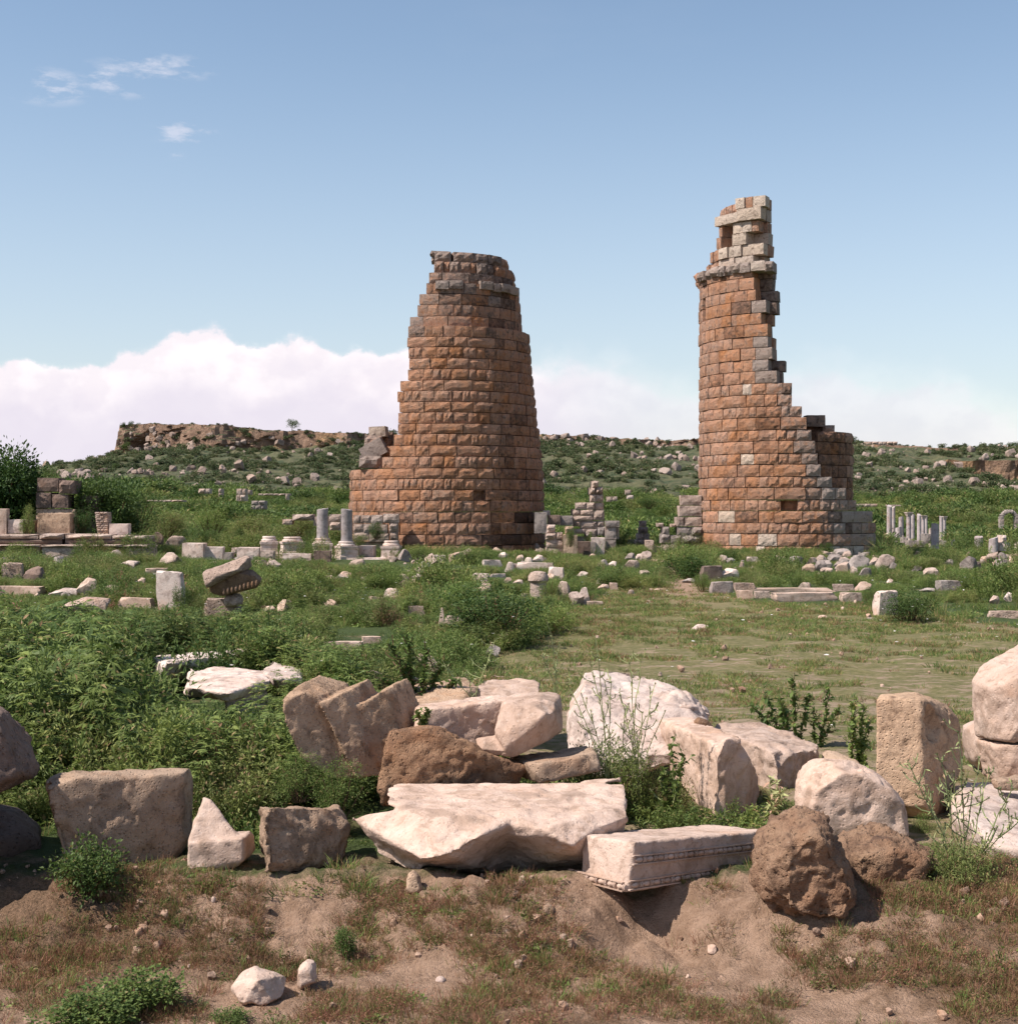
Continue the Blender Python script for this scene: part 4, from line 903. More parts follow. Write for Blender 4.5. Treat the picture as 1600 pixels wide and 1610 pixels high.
stone('upright_slab', 'pale slab on edge with a bitten top corner, right of the thistles', 'stone slab',
      [[S(1035, 1130, 9.3), S(1045, 1215, 9.3), S(1126, 1297, 8.12), S(1128, 1172, 8.12), S(1080, 1127, 9.35), S(1165, 1160, 8.35), S(1140, 1290, 8.4), S(1085, 1215, 9.4)],
       [S(1127, 1168, 8.1), S(1145, 1157, 8.15), S(1160, 1163, 8.2), S(1168, 1203, 8.22), S(1195, 1220, 8.3), S(1193, 1290, 8.3), S(1125, 1300, 8.08), S(1150, 1160, 8.4), S(1195, 1225, 8.55), S(1190, 1285, 8.5)]], 'marble', chips=6, vox=.014, rough=.014, rf=5, fine=.005, seed=14, dents=[(tuple(S(1174, 1180, 8.2)), .055)])
stone('pale_block', 'pale pitted block behind the bitten slab, its end face shaded', 'stone block', [[S(1110, 1138, 9.9), S(1222, 1186, 8.9), S(1222, 1282, 8.9), S(1110, 1215, 9.9), S(1195, 1133, 10.1), S(1301, 1174, 9.4), S(1290, 1268, 9.3), S(1240, 1276, 9.0)]], 'marble', vox=.016, rough=.022, rf=6, fine=.008, seed=15, ridge=.008)
stone('small_stone', 'little brown stone lying on top of the bitten slab', 'stone', [rnd([(1090, 1135), (1097, 1128), (1113, 1132), (1122, 1143), (1118, 1150), (1092, 1146)], 8.95, .16)], 'brown', vox=.008, rough=.006, seed=16, excl=False)
stone('thin_slab', 'low sandy slab sloping down between pale pitted block and upright tan block', 'stone slab', [[S(1290, 1176, 9.5), S(1330, 1184, 9.5), S(1376, 1214, 8.9), S(1378, 1240, 8.8), S(1300, 1215, 9.1), S(1300, 1240, 9.4), S(1370, 1270, 8.7)]], 'sand', seed=17)
# carved architrave with bead and reel bands
A0 = S(997, 1324, 6.62); A1 = S(985, 1404, 6.60); B0 = S(1212, 1306, 7.32); B1 = S(1208, 1368, 7.3); C0 = S(908, 1312, 6.98); C1 = S(896, 1380, 6.98)
arch = empty('architrave_block', (A1.x, A1.y, A1.z)); tag(arch, 'pale architrave block carved with two bead-and-reel bands, over a dark hollow', 'carved block')
stone('body', None, None, [[A0, A1, B0, B1, C0, C1, C0 + (B0 - A0), C1 + (B1 - A1)]], 'marble', vox=.012, rough=.005, rf=4, fine=.0025, smooth=1, chips=3, seed=18, parent=arch)
def uv_ball(n=10, m=6): 
    V = []; Fc = []
    for j in range(m + 1):
        for k in range(n): t = math.pi * j / m; a = 2 * math.pi * k / n; V.append((math.cos(t), math.sin(t) * math.cos(a), math.sin(t) * math.sin(a)))
    for j in range(m):
        for k in range(n): a = j * n + k; b = j * n + (k + 1) % n; Fc.append((a, b, b + n, a + n))
    return V, Fc
V_, F_ = uv_ball(); beadm = bpy.data.meshes.new('bead'); beadm.from_pydata(V_, [], F_); beadm.polygons.foreach_set('use_smooth', np.ones(len(F_), bool)); beadm.materials.append(M['marble'])
V_, F_ = lathe([(.8, -1), (1, -.5), (1, .5), (.8, 1)], 10); V_ = [(z, x, y) for x, y, z in V_]; reelm = bpy.data.meshes.new('reel'); reelm.from_pydata(V_, [], F_); reelm.materials.append(M['marble'])
dirL = (B0 - A0).normalized(); up = Vector((0, 0, 1)); nrm = dirL.cross(up).normalized()
if nrm.y > 0: nrm = -nrm
rotL = Matrix((dirL, -nrm, dirL.cross(-nrm))).transposed().to_euler()
def band(t, tend, p0, p1, q0, q1):
    P0 = p0.lerp(p1, t); Q0 = q0.lerp(q1, t); Ln = (Q0 - P0).length * tend; d_ = (Q0 - P0).normalized(); x = .02
    rot = Matrix((d_, -d_.cross(up).normalized() * (-1 if False else 1), up)).transposed().to_euler(); P0 = P0 + d_.cross(up).normalized() * .007
    for dz in (-.019, .019):                                  # fillets above and below the beads
        me = bpy.data.meshes.new('fillet'); me.from_pydata([(a * Ln / 2 + Ln / 2, b * .007, c * .003) for a in (-1, 1) for b in (-1, 1) for c in (-1, 1)], [], [(0, 1, 3, 2), (4, 6, 7, 5), (0, 4, 5, 1), (2, 3, 7, 6), (0, 2, 6, 4), (1, 5, 7, 3)])
        o = link('fillet', me, arch, M['marble']); o.location = P0 + Vector((0, 0, dz)) - arch.location; o.rotation_euler = rot
    while x < Ln - .03:
        o = link('bead', beadm, arch); o.location = P0 + d_ * (x + .022) - arch.location; o.rotation_euler = rot; o.scale = (.022, .013, .013)
        for e in (.051, .062):
            o = link('reel', reelm, arch); o.location = P0 + d_ * (x + e) - arch.location; o.rotation_euler = rot; o.scale = (.0036, .012, .014)
        x += .072
band(.36, .93, A0, A1, B0, B1); band(.86, .90, A0, A1, B0, B1); band(.90, .95, C0, C1, A0, A1)
stone('marble_drum', 'pale round boulder with a grey fractured face behind the two brown boulders', 'boulder',
      [rnd([(1249, 1228), (1262, 1206), (1298, 1189), (1340, 1196), (1398, 1222), (1424, 1258), (1432, 1320), (1400, 1352), (1250, 1352)], 7.55, .5, .8)], 'marble', vox=.014, rough=.016, rf=5, seed=19, dents=[(tuple(S(1352, 1258, 7.38)), .16), (tuple(S(1385, 1300, 7.3)), .1)], ridge=.006)
stone('conglomerate_boulder', 'large pitted brown boulder, the nearest at the right of centre', 'boulder',
      [rnd([(1180, 1370), (1186, 1330), (1215, 1290), (1265, 1268), (1300, 1278), (1310, 1325), (1342, 1362), (1355, 1415), (1332, 1446), (1280, 1460), (1215, 1436), (1183, 1400)], 6.3, .55, .66)], 'brown', vox=.011, rough=.026, rf=6, fine=.014, ff=26, seed=20, ridge=.016, dents=[(tuple(S(1207, 1345, 6.36)), .022)])
stone('conglomerate_boulder', 'smaller pitted brown boulder leaning right behind the large brown one', 'boulder',
      [rnd([(1306, 1345), (1312, 1318), (1388, 1297), (1420, 1308), (1466, 1338), (1472, 1360), (1445, 1400), (1400, 1436), (1350, 1430), (1318, 1400)], 6.75, .5, .66)], 'brown', vox=.012, rough=.026, rf=6, fine=.014, ff=26, seed=21, ridge=.016)
stone('squared_block', 'tall upright tan block with tooled face and dark rounded right side', 'stone block',
      [[S(1378, 1100, 8.2), S(1388, 1093, 8.25), S(1448, 1098, 8.15), S(1455, 1292, 8.1), S(1378, 1280, 8.2), S(1382, 1090, 8.55), S(1440, 1089, 8.55), S(1493, 1104, 8.6), S(1511, 1132, 8.55), S(1514, 1200, 8.5), S(1492, 1280, 8.45), S(1380, 1275, 8.5)]], 'sand', vox=.014, rough=.01, rf=6, fine=.004, seed=22, chips=5, dents=[(tuple(S(1492, 1140, 8.18)), .14)])
pil = empty('broken_pillar', tuple(S(1590, 1232, 8.9))); tag(pil, 'tall cracked stone at the right edge with a pale broken slanting top', 'pillar')
stone('upper_piece', None, None, [[S(1527, 1070, 8.95), S(1545, 1045, 9.05), S(1600, 1012, 9.15), S(1680, 1000, 9.2), S(1680, 1060, 8.6), S(1562, 1082, 8.72), S(1560, 1164, 8.72), S(1532, 1158, 8.95), S(1680, 1160, 8.65), S(1550, 1050, 9.4), S(1680, 1000, 9.4), S(1550, 1155, 9.4), S(1680, 1150, 9.4), S(1600, 1066, 8.62), S(1600, 1168, 8.62)]], 'marble', vox=.014, rough=.012, seed=23, chips=2, parent=pil)
stone('lower_piece', None, None, [[S(1532, 1162, 8.95), S(1560, 1168, 8.73), S(1600, 1172, 8.63), S(1680, 1165, 8.66), S(1680, 1245, 8.66), S(1575, 1238, 8.73), S(1544, 1218, 8.95), S(1550, 1160, 9.4), S(1680, 1155, 9.4), S(1550, 1220, 9.4), S(1680, 1220, 9.4)]], 'marble', vox=.014, rough=.01, seed=24, chips=2, parent=pil)
stone('white_slab', 'low broad white slab at the right edge under the cracked pillar', 'stone slab', [[S(1496, 1236, 8.3), S(1515, 1229, 8.5), S(1680, 1224, 8.9), S(1490, 1252, 7.9), S(1508, 1276, 7.6), S(1560, 1330, 7.25), S(1680, 1350, 7.1), S(1500, 1330, 7.9), S(1560, 1362, 7.3), S(1680, 1375, 7.1), S(1500, 1260, 8.6)]], 'white', vox=.018, rough=.014, rf=3, seed=25, chips=3)
stone('small_stone', 'small tan brick-like stone wedged on the white slab below the cracked pillar', 'stone', [ext([(1566, 1228), (1620, 1222), (1620, 1244), (1566, 1244)], 8.1, (0, .1, 0))], 'sand', vox=.008, rough=.004, seed=26, excl=False)
stone('small_boulder', 'pale rounded stone half hidden between upright block and cracked pillar', 'stone', [rnd([(1518, 1145), (1545, 1128), (1560, 1180), (1550, 1215), (1520, 1200)], 9.6, .35)], 'marble', vox=.02, seed=27)
stone('small_rock', 'angular pale rock lying on the bare earth at the bottom left of centre', 'rock', [[S(362, 1552, 5.84), S(375, 1530, 5.9), S(400, 1517, 5.95), S(428, 1530, 5.92), S(452, 1537, 5.95), S(455, 1555, 5.9), S(438, 1580, 5.82), S(380, 1584, 5.78), S(405, 1540, 5.8), S(370, 1560, 6.0), S(440, 1540, 6.05), S(400, 1520, 6.05)]], 'marble', vox=.007, rough=.008, rf=9, fine=.003, smooth=1, seed=28)
stone('small_rock', 'little pale stone beside a tuft just right of the angular pale rock', 'rock', [rnd([(467, 1520), (480, 1508), (497, 1514), (500, 1545), (466, 1562)], 6.0, .11)], 'marble', vox=.007, rough=.006, seed=29)
# flat slabs among the weeds on the left
DISC += [(x_, y_, .22) for x_ in np.arange(-3.5, -2.1, .25) for y_ in (12.2, 12.6, 13.0, 13.4)]
stone('flat_slab', 'long flat white slab in the left weeds, the farther of three flat slabs', 'stone slab', [[S(228, 1032, 14.2), S(400, 1018, 15.2), S(404, 1026, 14.6), S(262, 1042, 13.2), S(250, 1070, 13.4), S(400, 1060, 14.6), S(235, 1060, 14.4), S(395, 1050, 15)]], 'white', vox=.025, rough=.02, seed=30, chips=3)
stone('flat_slab', 'jagged flat white slab overhanging a dark gap in the left weeds', 'stone slab', [[S(276, 1070, 11.7), S(300, 1052, 12.6), S(350, 1045, 13.2), S(420, 1052, 12.9), S(428, 1068, 12.0), S(362, 1089, 11.2), S(300, 1082, 11.4), S(362, 1104, 11.3), S(290, 1096, 11.6), S(420, 1086, 12.0)], [S(350, 1090, 12.), S(420, 1085, 12.3), S(360, 1150, 12.), S(420, 1140, 12.3), S(360, 1090, 12.8), S(420, 1090, 12.9)]], 'white', vox=.02, rough=.02, rf=4, seed=31, chips=3)
stone('flat_slab', 'small flat white slab touching the right end of the jagged one', 'stone slab', [[S(402, 1050, 12.9), S(440, 1038, 13.8), S(470, 1046, 13.4), S(478, 1064, 12.4), S(430, 1068, 12.0), S(476, 1078, 12.4), S(430, 1080, 12.2)]], 'white', vox=.02, rough=.02, rf=4, seed=32, chips=4)
stone('pale_block', 'angular pale slab lying behind the wedge shaped boulder', 'stone slab', [[S(742, 1082, 10.6), S(770, 1062, 11.2), S(840, 1063, 11.2), S(852, 1072, 10.8), S(850, 1108, 10.3), S(745, 1108, 10.3)]], 'marble', vox=.02, rough=.02, rf=4, seed=33)
stone('pale_block', 'low dusty slab half buried right of the tilted cornice block', 'stone slab', [[S(640, 1075, 10.6), S(740, 1060, 11.5), S(760, 1092, 10.2), S(650, 1120, 9.8), S(650, 1140, 9.8), S(760, 1120, 10.2)]], 'sand', vox=.022, rough=.02, rf=4, seed=34)
stone('dark_stone', 'small shaded stone in the gap right of the tilted cornice block', 'stone', [rnd([(612, 1120), (640, 1108), (655, 1120), (650, 1150), (620, 1160)], 8.7, .3)], 'sand', vox=.015, rough=.02, seed=35)
# embedded stones in the bank
for i, (x, y, w_, h_, lab) in enumerate(((178, 1412, 26, 16, 'rounded clod stone in the bank near the left edge'), (335, 1428, 10, 22, 'small white pointed stone standing in the bank below the dark cube'), (650, 1404, 34, 36, 'rounded pinkish stone set in the bank under the longest slab'), (728, 1424, 28, 12, 'flat pale stone on the bank right of the rounded pinkish one'),
                                        (862, 1440, 26, 20, 'round earth coloured stone in the bank left of the dark hollow'), (216, 1504, 22, 14, 'tiny pale stone above the leafy patch at bottom left'), (122, 1446, 22, 10, 'flat pinkish stone low in the bank at the left'), (692, 1545, 18, 9, 'tiny white flat stone on the sand at the bottom centre'), (532, 1532, 18, 14, 'tiny brown stone near the little pale stone'))):
    Y = ground_Y(x, y); z = W(x, y, Y)
    q = [(x - w_ / 2, y), (x - w_ * .3, y - h_ * .8), (x, y - h_), (x + w_ * .4, y - h_ * .7), (x + w_ / 2, y), (x, y + 6)]
    stone('embedded_stone', lab, 'stone', [rnd(q, Y, w_ / F * Y * .8)], 'sand' if i != 1 and i != 7 else 'white', vox=.007, rough=.005, seed=60 + i, excl=False)

# ---------------------------------------------------------------- lighter rocks of the middle distance (shared meshes)
def proto_rock(seed, kind, mat, sub=4):
    bm = bmesh.new(); bmesh.ops.create_cube(bm, size=1.0); bmesh.ops.subdivide_edges(bm, edges=bm.edges[:], cuts=7, use_grid_fill=True)
    V = np.array([v.co[:] for v in bm.verts]); rg = np.random.default_rng(seed)
    if kind == 'boulder':
        n = V / np.linalg.norm(V, axis=1)[:, None]; V = V * .35 + n * .38
    elif kind == 'block': 
        V = V * (1 - .06 * (np.linalg.norm(V, axis=1)[:, None] > .72)); V[:, 0] += V[:, 2] * rg.uniform(-.15, .15); V[:, 2] += V[:, 0] * rg.uniform(-.12, .12)
    elif kind == 'point':
        n = V / np.linalg.norm(V, axis=1)[:, None]; V = V * .7 + n * .15; t = (V[:, 2] + .5)[:, None]; V[:, :2] *= (1.08 - .8 * t); V[:, 0] += .25 * t[:, 0] * rg.uniform(-1, 1)
    for _ in range(6 if kind == 'boulder' else 3):                 # flat fractures
        n = rg.normal(size=3); n /= np.linalg.norm(n); dd = V @ n; lim = rg.uniform(.30, .42) if kind != 'block' else rg.uniform(.52, .66); k = dd > lim; V[k] -= np.outer(dd[k] - lim, n)
    V += .045 * np.stack([fb3(V * 3 + seed * 7 + q, seed + q, 4) for q in (0, 30, 60)], 1) * (2.0 if kind == 'boulder' else 1.2)
    V[:, 2] -= V[:, 2].min(); V[:, 2] /= V[:, 2].max()
    for a in (0, 1): V[:, a] -= (V[:, a].max() + V[:, a].min()) / 2; V[:, a] /= (V[:, a].max() - V[:, a].min())
    for v, c in zip(bm.verts, V): v.co = c
    me = bpy.data.meshes.new('rock_mesh'); bm.to_mesh(me); bm.free(); me.materials.append(M[mat])
    me.polygons.foreach_set('use_smooth', np.ones(len(me.polygons), bool)); me.set_sharp_from_angle(angle=R(28))
    return me
_pr = {}
def rock(px0, px1, py0, py1, label, kind='boulder', mat='marble', cat=None, name=None, dep=1., Y=None, rz=None, group=None, tilt=0.):
    """a rock whose outline fills the given photo rectangle, standing on the ground at its foot"""
    k = (kind, mat, random.randrange(4))
    if k not in _pr: _pr[k] = proto_rock(hash((kind, k[2])) % 1000 if False else {'boulder': 100, 'block': 200, 'point': 300}[kind] + k[2] * 7, kind, mat)
    cx = (px0 + px1) / 2
    if Y is None: Y = ground_Y(cx, py1)
    X = (cx - 800) / F * Y; z = W(cx, py1, Y).z; w_ = (px1 - px0) / F * Y; h_ = (py1 - py0) / F * Y
    o = link(name or {'boulder': 'boulder', 'block': 'stone_block', 'point': 'pointed_stone'}[kind], _pr[k])
    dy = w_ * dep * .7; hh = h_ - dy * (CH - z - h_) / Y * .6
    o.location = (X, Y + dy / 2, z - .04 - .06 * h_); o.scale = (w_, dy, max(hh, h_ * .35) + .06 * h_ + .04); o.rotation_euler = (0, tilt, random.uniform(-.35, .35) if rz is None else rz)
    tag(o, label, cat or {'boulder': 'boulder', 'block': 'stone block', 'point': 'stone'}[kind], group)
    DISC.append((X, Y + dy / 2, w_ * .55)); FRONT.append((px0, px1, py0, py1, Y))
    return o
rk = [  # left field
 (243, 290, 897, 962, 'upright whitish block with two small holes, narrow at the waist, in the left weeds', 'block', 'white', .5), (0, 34, 884, 921, 'grey block cut by the left edge among the middle weeds', 'block', 'ruin', 1.), (30, 68, 890, 922, 'dark shaded boulder right of the grey block at the left edge', 'boulder', 'purple', 1.),
 (85, 168, 938, 968, 'low broad pale rock with a dark underside in the left weeds', 'boulder', 'ruin', .8), (118, 150, 908, 940, 'upright light rock behind the low broad pale rock', 'boulder', 'marble', .8), (72, 120, 924, 940, 'pale flat rock between low kerb and upright light rock', 'boulder', 'white', 1.), (-40, 72, 921, 938, 'long low kerb stone at the left edge of the weeds', 'block', 'marble', .3), (184, 242, 939, 958, 'long low moulded stone left of the upright whitish block', 'block', 'marble', .4),
 (180, 216, 881, 894, 'small white rock in the weeds below the stepped platform', 'boulder', 'white', 1.), (82, 108, 866, 880, 'thin tilted slab in the weeds below the stepped platform', 'block', 'ruin', .6), (226, 262, 893, 903, 'pale stone behind the upright whitish block', 'block', 'marble', .8), (212, 228, 908, 920, 'small pale stone left of the upright whitish block', 'boulder', 'marble', 1.),
 (322, 376, 940, 975, 'weedy grey stone serving as foot of the tilted capital', 'block', 'ruin', 1.), (243, 285, 868, 890, 'low pinkish rubble behind the upright whitish block', 'boulder', 'ruin', 1.), (250, 290, 842, 866, 'orange brown earthy boulder in the bushes right of the platform', 'boulder', 'ruin', 1.), (232, 256, 836, 866, 'dark boulder beside the right end of the stepped platform', 'boulder', 'purple', 1.),
 (598, 630, 924, 944, 'white rock alone in the middle of the weeds', 'boulder', 'white', 1.), (640, 668, 952, 970, 'pale square block in the weeds left of the big bush', 'block', 'marble', .7), (505, 530, 942, 954, 'small light rock in the weeds below the first column', 'boulder', 'marble', 1.), (528, 552, 898, 910, 'flat pale stone in the weeds below the second column', 'boulder', 'marble', 1.), (645, 664, 902, 911, 'small white stone in the weeds near the white slabs', 'boulder', 'white', 1.),
 (420, 438, 880, 896, 'small white rock beside the tilted pinkish slab', 'boulder', 'white', 1.), (506, 570, 1008, 1022, 'thin long pale slab in the weeds above the cornice block', 'block', 'marble', .5), (415, 432, 952, 962, 'tiny pale stone in the weeds right of the tilted capital', 'boulder', 'marble', 1.), (568, 600, 1000, 1012, 'tiny pale slab in the weeds above the cornice block, farther right', 'block', 'marble', .6),
 (688, 700, 955, 990, 'thin pale leaning shard standing in the weeds', 'point', 'marble', .6), (700, 730, 968, 984, 'low shaded block behind the leaning shard', 'block', 'ruin', .7), (460, 474, 829, 844, 'small pointed white stone set on the left pedestal', 'point', 'white', .6), (564, 594, 795, 809, 'flat grey boulder resting on the rubble wall by the tall tower', 'boulder', 'ruin', 1.), (577, 600, 842, 858, 'reddish lump lying between the second column and the right pedestal', 'boulder', 'ruin', 1.),
 # centre
 (776, 794, 853, 866, 'small pale rock at the shaded foot of the tall tower', 'boulder', 'marble', 1.), (795, 815, 841, 857, 'pale cube at the foot of the tall tower, upper left of four blocks', 'block', 'white', .8), (817, 840, 838, 854, 'pale cube at the foot of the tall tower, upper right of four blocks', 'block', 'marble', .8), (800, 823, 852, 870, 'light wedge shaped block below the two pale cubes', 'block', 'white', .8), (820, 850, 853, 871, 'brownish rounded boulder below the two pale cubes', 'boulder', 'ruin', .8),
 (782, 797, 868, 878, 'white rounded stone left in the stone scatter before the tower', 'boulder', 'white', 1.), (811, 824, 872, 883, 'pale small stone in the scatter before the tower', 'boulder', 'marble', 1.), (822, 838, 876, 888, 'chalky small boulder in the scatter before the tower', 'boulder', 'white', 1.), (836, 854, 872, 888, 'roundish whitish boulder, largest of the small scatter before the tower', 'boulder', 'white', 1.),
 (757, 790, 880, 893, 'long white slab with dark toothed edge before the tower', 'block', 'white', .4), (793, 808, 883, 900, 'white lump between two long white slabs', 'boulder', 'white', 1.), (812, 872, 884, 896, 'long white slab leading to the tilted white block', 'block', 'white', .4), (862, 887, 891, 918, 'bright white upright block at the end of the long slab', 'block', 'white', .5), (740, 770, 901, 912, 'flat pale slab left of the stone post', 'block', 'white', .5), (770, 795, 902, 908, 'thin flat white slab beside the flat pale one', 'block', 'white', .5),
 (748, 774, 912, 938, 'reddish pale rock left of the round headed post', 'boulder', 'ruin', .8), (806, 822, 911, 919, 'small pale stone in green left of the round headed post', 'boulder', 'marble', 1.), (872, 897, 913, 943, 'second post stone, darker, right of the round headed one', 'boulder', 'ruin', .8), (904, 927, 923, 951, 'white pyramid shaped stone on the grass right of the posts', 'point', 'white', .7), (922, 950, 945, 952, 'low flat stone on the grass right of the white pyramid', 'block', 'marble', .6), (819, 833, 933, 938, 'low flat stone left of the round headed post', 'block', 'ruin', .8),
 (935, 950, 908, 921, 'brown grey stone in the weeds at the meadow edge', 'boulder', 'ruin', 1.), (938, 957, 918, 928, 'pale half round stone at the meadow edge', 'boulder', 'marble', 1.), (958, 972, 916, 930, 'pale square stone at the meadow edge before a bush', 'block', 'marble', 1.), (984, 997, 927, 936, 'small round stone rightmost at the meadow edge', 'boulder', 'marble', 1.), (906, 925, 898, 906, 'white stone in the weeds right of the white upright block', 'boulder', 'white', 1.),
 (955, 970, 882, 893, 'pale stone at the gateway foot, left of two', 'boulder', 'white', 1.), (977, 1006, 880, 896, 'pale boulder with dark hollow at the gateway foot, right of two', 'boulder', 'ruin', 1.), (986, 998, 869, 880, 'whitish lump in the gateway scatter, left', 'boulder', 'white', 1.), (999, 1015, 870, 882, 'whitish lump in the gateway scatter, right', 'boulder', 'white', 1.), (1004, 1022, 896, 904, 'low stone on the pale path in the gateway', 'boulder', 'ruin', 1.), (1072, 1094, 909, 917, 'long low stone beside the bush left of the broken tower', 'boulder', 'grey', 1.),
 # right field
 (1102, 1136, 889, 914, 'dark sided slab tilted against a paler one, left of the low kerb', 'block', 'purple', .8), (1127, 1162, 893, 914, 'smooth whitish boulder leaning by the dark sided slab', 'boulder', 'white', 1.), (1117, 1153, 914, 934, 'first rounded block of the low kerb in the right field', 'block', 'grey', .7), (1154, 1190, 916, 932, 'second block of the low kerb, pinkish', 'block', 'ruin', .7), (1158, 1186, 928, 942, 'pale block in front of the low kerb at its left part', 'block', 'marble', .7),
 (1186, 1212, 929, 941, 'shaded reddish block of the low kerb', 'block', 'ruin', .7), (1170, 1320, 924, 933, 'long straight upper slab of the low kerb', 'block', 'marble', .25), (1211, 1322, 931, 946, 'longest lower slab of the low kerb in the right field', 'block', 'marble', .3), (1322, 1356, 931, 946, 'last lower block of the low kerb with dark right end', 'block', 'ruin', .7), (1310, 1346, 918, 930, 'pinkish square slab set back at the kerb right part', 'block', 'ruin', .7), (1344, 1372, 914, 930, 'pale boulder at the right end of the low kerb', 'boulder', 'marble', 1.),
 (1376, 1413, 928, 968, 'bright cream boulder standing beside a bush right of the low kerb', 'block', 'white', .8), (1364, 1382, 971, 975, 'flat cream stone lying left below the bright cream boulder', 'block', 'white', .8), (1476, 1512, 912, 930, 'large grey block in the weeds of the right field', 'block', 'grey', 1.), (1446, 1472, 924, 931, 'flat grey stone left of the large grey block', 'boulder', 'grey', 1.), (1555, 1572, 936, 950, 'brownish stone in the right weeds near the edge', 'boulder', 'ruin', 1.), (1579, 1592, 931, 946, 'whitish stone in the right weeds near the edge', 'boulder', 'white', 1.), (1556, 1610, 960, 972, 'long flat brown slab at the right edge of the meadow', 'block', 'ruin', .5),
 (1453, 1477, 892, 905, 'pinkish boulder in the right weeds below the far columns', 'boulder', 'ruin', 1.), (1434, 1450, 889, 898, 'small pale boulder in the right weeds', 'boulder', 'grey', 1.), (1436, 1448, 866, 875, 'orange round stone under the far colonnade', 'boulder', 'sand', 1.), (1516, 1527, 867, 882, 'small upright orange pointed stone right of the colonnade', 'point', 'sand', 1.), (1510, 1545, 882, 896, 'pink rubble lump in the right weeds', 'boulder', 'ruin', 1.), (1560, 1576, 865, 877, 'orange stone at the foot of the right column stump', 'boulder', 'sand', 1.), (1542, 1556, 874, 886, 'orange reddish stone between the two column stumps', 'boulder', 'sand', 1.),
 (1562, 1582, 880, 890, 'pale pink stone near the right edge below the stumps', 'boulder', 'ruin', 1.), (1485, 1500, 879, 890, 'grey pointed boulder in the right weeds', 'boulder', 'grey', 1.), (1174, 1192, 875, 883, 'white square block lying at the foot of the broken tower', 'block', 'white', .8), (1161, 1170, 883, 893, 'small white stone below the broken tower', 'boulder', 'white', 1.), (1142, 1156, 877, 885, 'grey low stone in the weeds below the broken tower', 'boulder', 'grey', 1.), (1255, 1276, 915, 924, 'small whitish stone behind the long kerb slab', 'boulder', 'white', 1.), (1088, 1114, 981, 989, 'white flat stone lying on the meadow', 'boulder', 'white', 1.),
 (1286, 1302, 967, 973, 'tiny white flake stone on the meadow below the kerb', 'boulder', 'marble', 1.), (1394, 1404, 910, 916, 'small pale stone right of the kerb end boulder', 'boulder', 'white', 1.), (1025, 1040, 925, 929, 'tiny flat stone on the path', 'boulder', 'marble', 1.), (1500, 1510, 1001, 1005, 'tiny white stone at the right of the meadow', 'boulder', 'white', 1.)]
for a in rk: rock(*a[:4], a[4], a[5], a[6], dep=a[7])
# rubble heap in front of the broken tower
heap = [(1268, 1285, 876, 888, 'ruin'), (1282, 1300, 880, 898, 'grey'), (1284, 1300, 874, 884, 'grey'), (1262, 1284, 886, 900, 'sand'), (1283, 1310, 880, 895, 'grey'), (1302, 1325, 870, 885, 'grey'), (1312, 1336, 878, 897, 'grey'), (1332, 1368, 872, 900, 'grey'), (1350, 1371, 892, 907, 'grey'), (1366, 1384, 876, 892, 'ruin'), (1378, 1408, 871, 894, 'ruin'), (1310, 1340, 862, 876, 'grey'), (1335, 1350, 860, 872, 'grey'), (1290, 1306, 892, 900, 'ruin'), (1325, 1340, 866, 878, 'ruin'), (1398, 1410, 884, 896, 'grey'), (1255, 1262, 880, 888, 'grey'), (1312, 1322, 888, 898, 'ruin'), (1344, 1356, 868, 876, 'grey'), (1300, 1312, 868, 876, 'ruin')]
hl = {3: 'reddish brown stone at the left end of the rubble heap', 7: 'largest grey boulder in the rubble heap before the broken tower', 8: 'round grey boulder lowest in the rubble heap', 10: 'broad pinkish boulder at the right end of the rubble heap', 0: 'smooth pale stone at the upper left of the rubble heap'}
for i, (a, b, c, d_, mt) in enumerate(heap): rock(a, b, c, d_, hl.get(i, 'one of the small angular stones filling the rubble heap before the broken tower'), 'boulder', mt, group='stones of the rubble heap', name='heap_stone')
# round headed post and tilted capital
Yp = ground_Y(846, 944); pr_ = empty('round_headed_post', (( 846 - 800) / F * Yp, Yp, 0)); tag(pr_, 'stubby stone post with a wider rounded head, left of two posts', 'stone post')
V_, F_ = lathe([(.165, -.2), (.16, .30), (.15, .33)], 14, 3); add_mesh('shaft', V_, F_, M['ruin'], pr_, True)
V_, F_ = lathe([(.16, .31), (.205, .36), (.20, .45), (.15, .52), (.06, .545)], 14, 8); add_mesh('head', V_, F_, M['ruin'], pr_, True)
DISC.append((pr_.location.x, Yp, .3)); FRONT.append((834, 858, 905, 944, Yp))
Yc_ = 23.2; cap = empty('capital', tuple(W(365, 935, Yc_))); tag(cap, 'tilted carved capital with a pale slanting top and dark ribbed side, in the left weeds', 'capital')
def capx(p, dy=.75): return ext(p, Yc_, (.12, dy, .05))
stone('top_slab', None, None, [[W(317, 902, 23.0), W(323, 914, 22.9), W(372, 893, 22.9), W(380, 897, 22.95), W(393, 872, 23.1), W(388, 874, 23.5), W(322, 898, 23.6), W(330, 906, 23.7), W(395, 880, 23.7), W(398, 895, 23.5), W(325, 925, 23.0), W(345, 905, 23.7)]], 'ruin', vox=.03, rough=.02, seed=70, parent=cap)
stone('moulding', None, None, [[W(326, 920, 23.05), W(374, 896, 23.0), W(411, 906, 23.1), W(412, 912, 23.1), W(404, 924, 23.15), W(350, 938, 23.1), W(330, 934, 23.1), W(400, 895, 23.7), W(412, 908, 23.6), W(340, 930, 23.7), W(400, 925, 23.6)]], 'brown', vox=.03, rough=.01, seed=71, parent=cap)
ribm = beadm.copy(); ribm.materials.clear(); ribm.materials.append(M['brown'])
